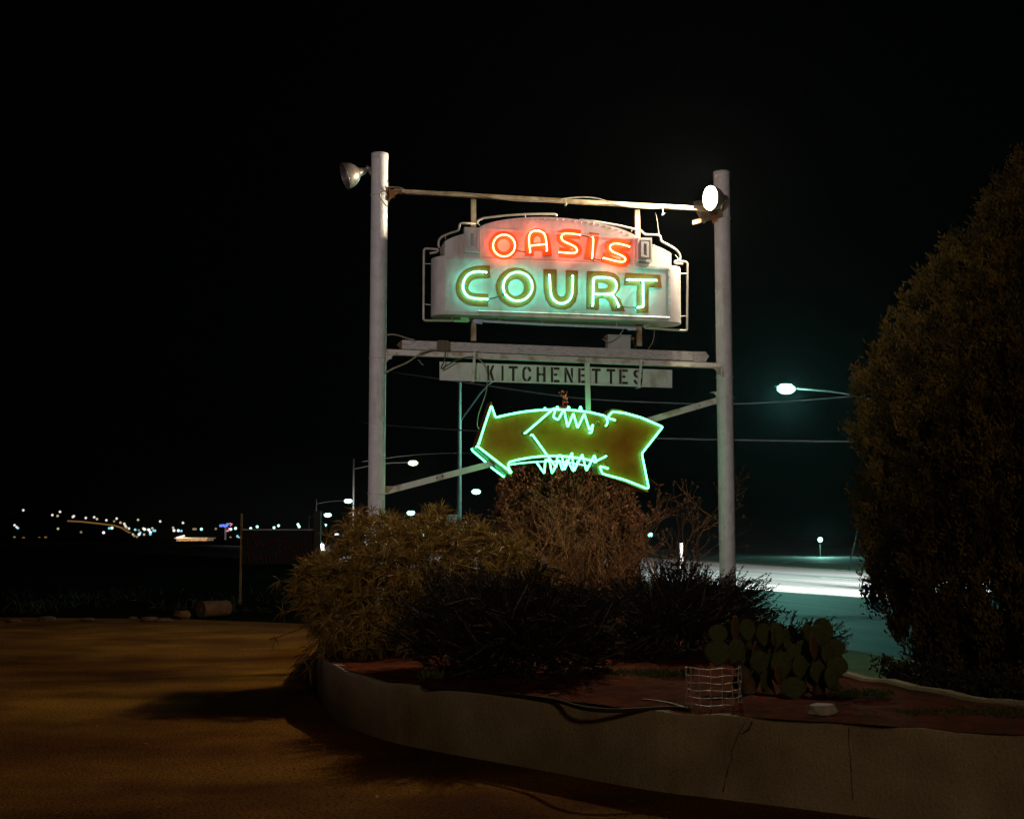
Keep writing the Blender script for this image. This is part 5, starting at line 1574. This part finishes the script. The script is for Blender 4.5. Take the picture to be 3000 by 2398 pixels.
# roadside building with a slanting lit sign
bb = yp(560, 1600, 260)
rb = thing('roadside_building', 'low ochre building under the slanting red-white sign far across the field', 'building', (bb.x, 260, 0))
x0, x1 = yp(520, 1600, 260).x, yp(605, 1600, 260).x
zt0, zb0 = yp(560, 1577, 260).z, yp(560, 1594, 260).z
MB().box(V(((x0 + x1) / 2, 263, zt0 / 2)), x1 - x0, 6, zt0).build('wall', M_stucco, rb)
MB().box(V(((x0 + x1) / 2, 262.6, zt0 + .12)), x1 - x0 + .8, 7.2, .24).build('roof', M_roof, rb)
for i in range(4):
    xx = x0 + (x1 - x0) * (i + .6) / 4.4
    w_ = MB().box(V((xx, 259.97, zt0 * .45)), .5, .08, zt0 * .5).build('window', E_window, rb)
lamp_object('wall_light', 'POINT', (x0 + 1.2, 257.5, zt0 + .6), 900, (1, .62, .25), .2, rb)
sg = yp(528, 1572, 255)
sgn = thing('roof_sign', 'slanting bar of red-white light above the far ochre building', 'lit sign', tuple(sg))
a = yp(517, 1575, 255); b = yp(541, 1568.5, 255)
MB().tube([a, b], .19, 8).build('light_bar', E_redw, sgn); MB().tube([a + V((0, .3, -.05)), a + V((0, .3, -sg.z))], .08, 6).build('post', M_galv, sgn)
# blue and pink neon sign
YN = 300
nsn = thing('far_neon_sign', 'small blue and pink lit sign on the far roadside', 'lit sign', tuple(yp(660, 1540, YN)))
mb = MB()
for (x, y, rx, ry) in ((1735, 345, 20, 22), (1765, 340, 22, 20), (1800, 348, 18, 24), (1830, 345, 16, 20), (1845, 320, 22, 18)):
    p0 = yp(*Zb(x - rx, y), YN); p1 = yp(*Zb(x + rx, y), YN)
    mb.tube([p0, p1], ry / 5.827 * YN / 3817, 8)
mb.build('blue_panel', E_blue, nsn)
mb = MB()
for (pa, pb_) in (((1875, 305), (1925, 315)), ((1925, 315), (1890, 350)), ((1870, 380), (1850, 430)), ((1815, 435), (1870, 435)), ((1715, 330), (1712, 360))):
    mb.tube([yp(*Zb(*pa), YN - .1), yp(*Zb(*pb_), YN - .1)], 10 / 5.827 * YN / 3817, 7)
mb.build('pink_tube', E_pink, nsn)
MB().box(V((yp(660, 1540, YN).x, YN + .5, yp(660, 1545, YN).z / 2)), .4, .4, yp(660, 1545, YN).z).build('post', M_dark, nsn)
# low dark hills on the horizon
v = []; f = []
for i in range(61):
    x = -900 + 30 * i
    hgt = 8 + 5 * math.sin(i * .37) + 3 * math.sin(i * 1.1 + 1)
    v += [(x, 640, -1), (x, 700, hgt), (x, 800, hgt * .6)]
    if i:
        j = 3 * i
        f += [(j - 3, j, j + 1, j - 2), (j - 2, j + 1, j + 2, j - 1)]
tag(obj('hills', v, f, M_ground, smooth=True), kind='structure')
# ------------------------------------------------------------------ thin haze added to give the lamps a glow halo
hz = MB().box(V((0, 290, 6.5)), 1500, 700, 16).build('haze', mat('unused_air', (1, 1, 1)))
hm = bpy.data.materials.new('lamp_halo_haze'); hm.use_nodes = True
nt = hm.node_tree; nt.nodes.remove(nt.nodes['Principled BSDF'])
pv = nt.nodes.new('ShaderNodeVolumePrincipled')
pv.inputs['Color'].default_value = (.85, .92, .95, 1)
pv.inputs['Density'].default_value = 7e-5
pv.inputs['Anisotropy'].default_value = 0.75
nt.links.new(pv.outputs['Volume'], nt.nodes['Material Output'].inputs['Volume'])
hz.data.materials.clear(); hz.data.materials.append(hm)
tag(hz, kind='stuff')
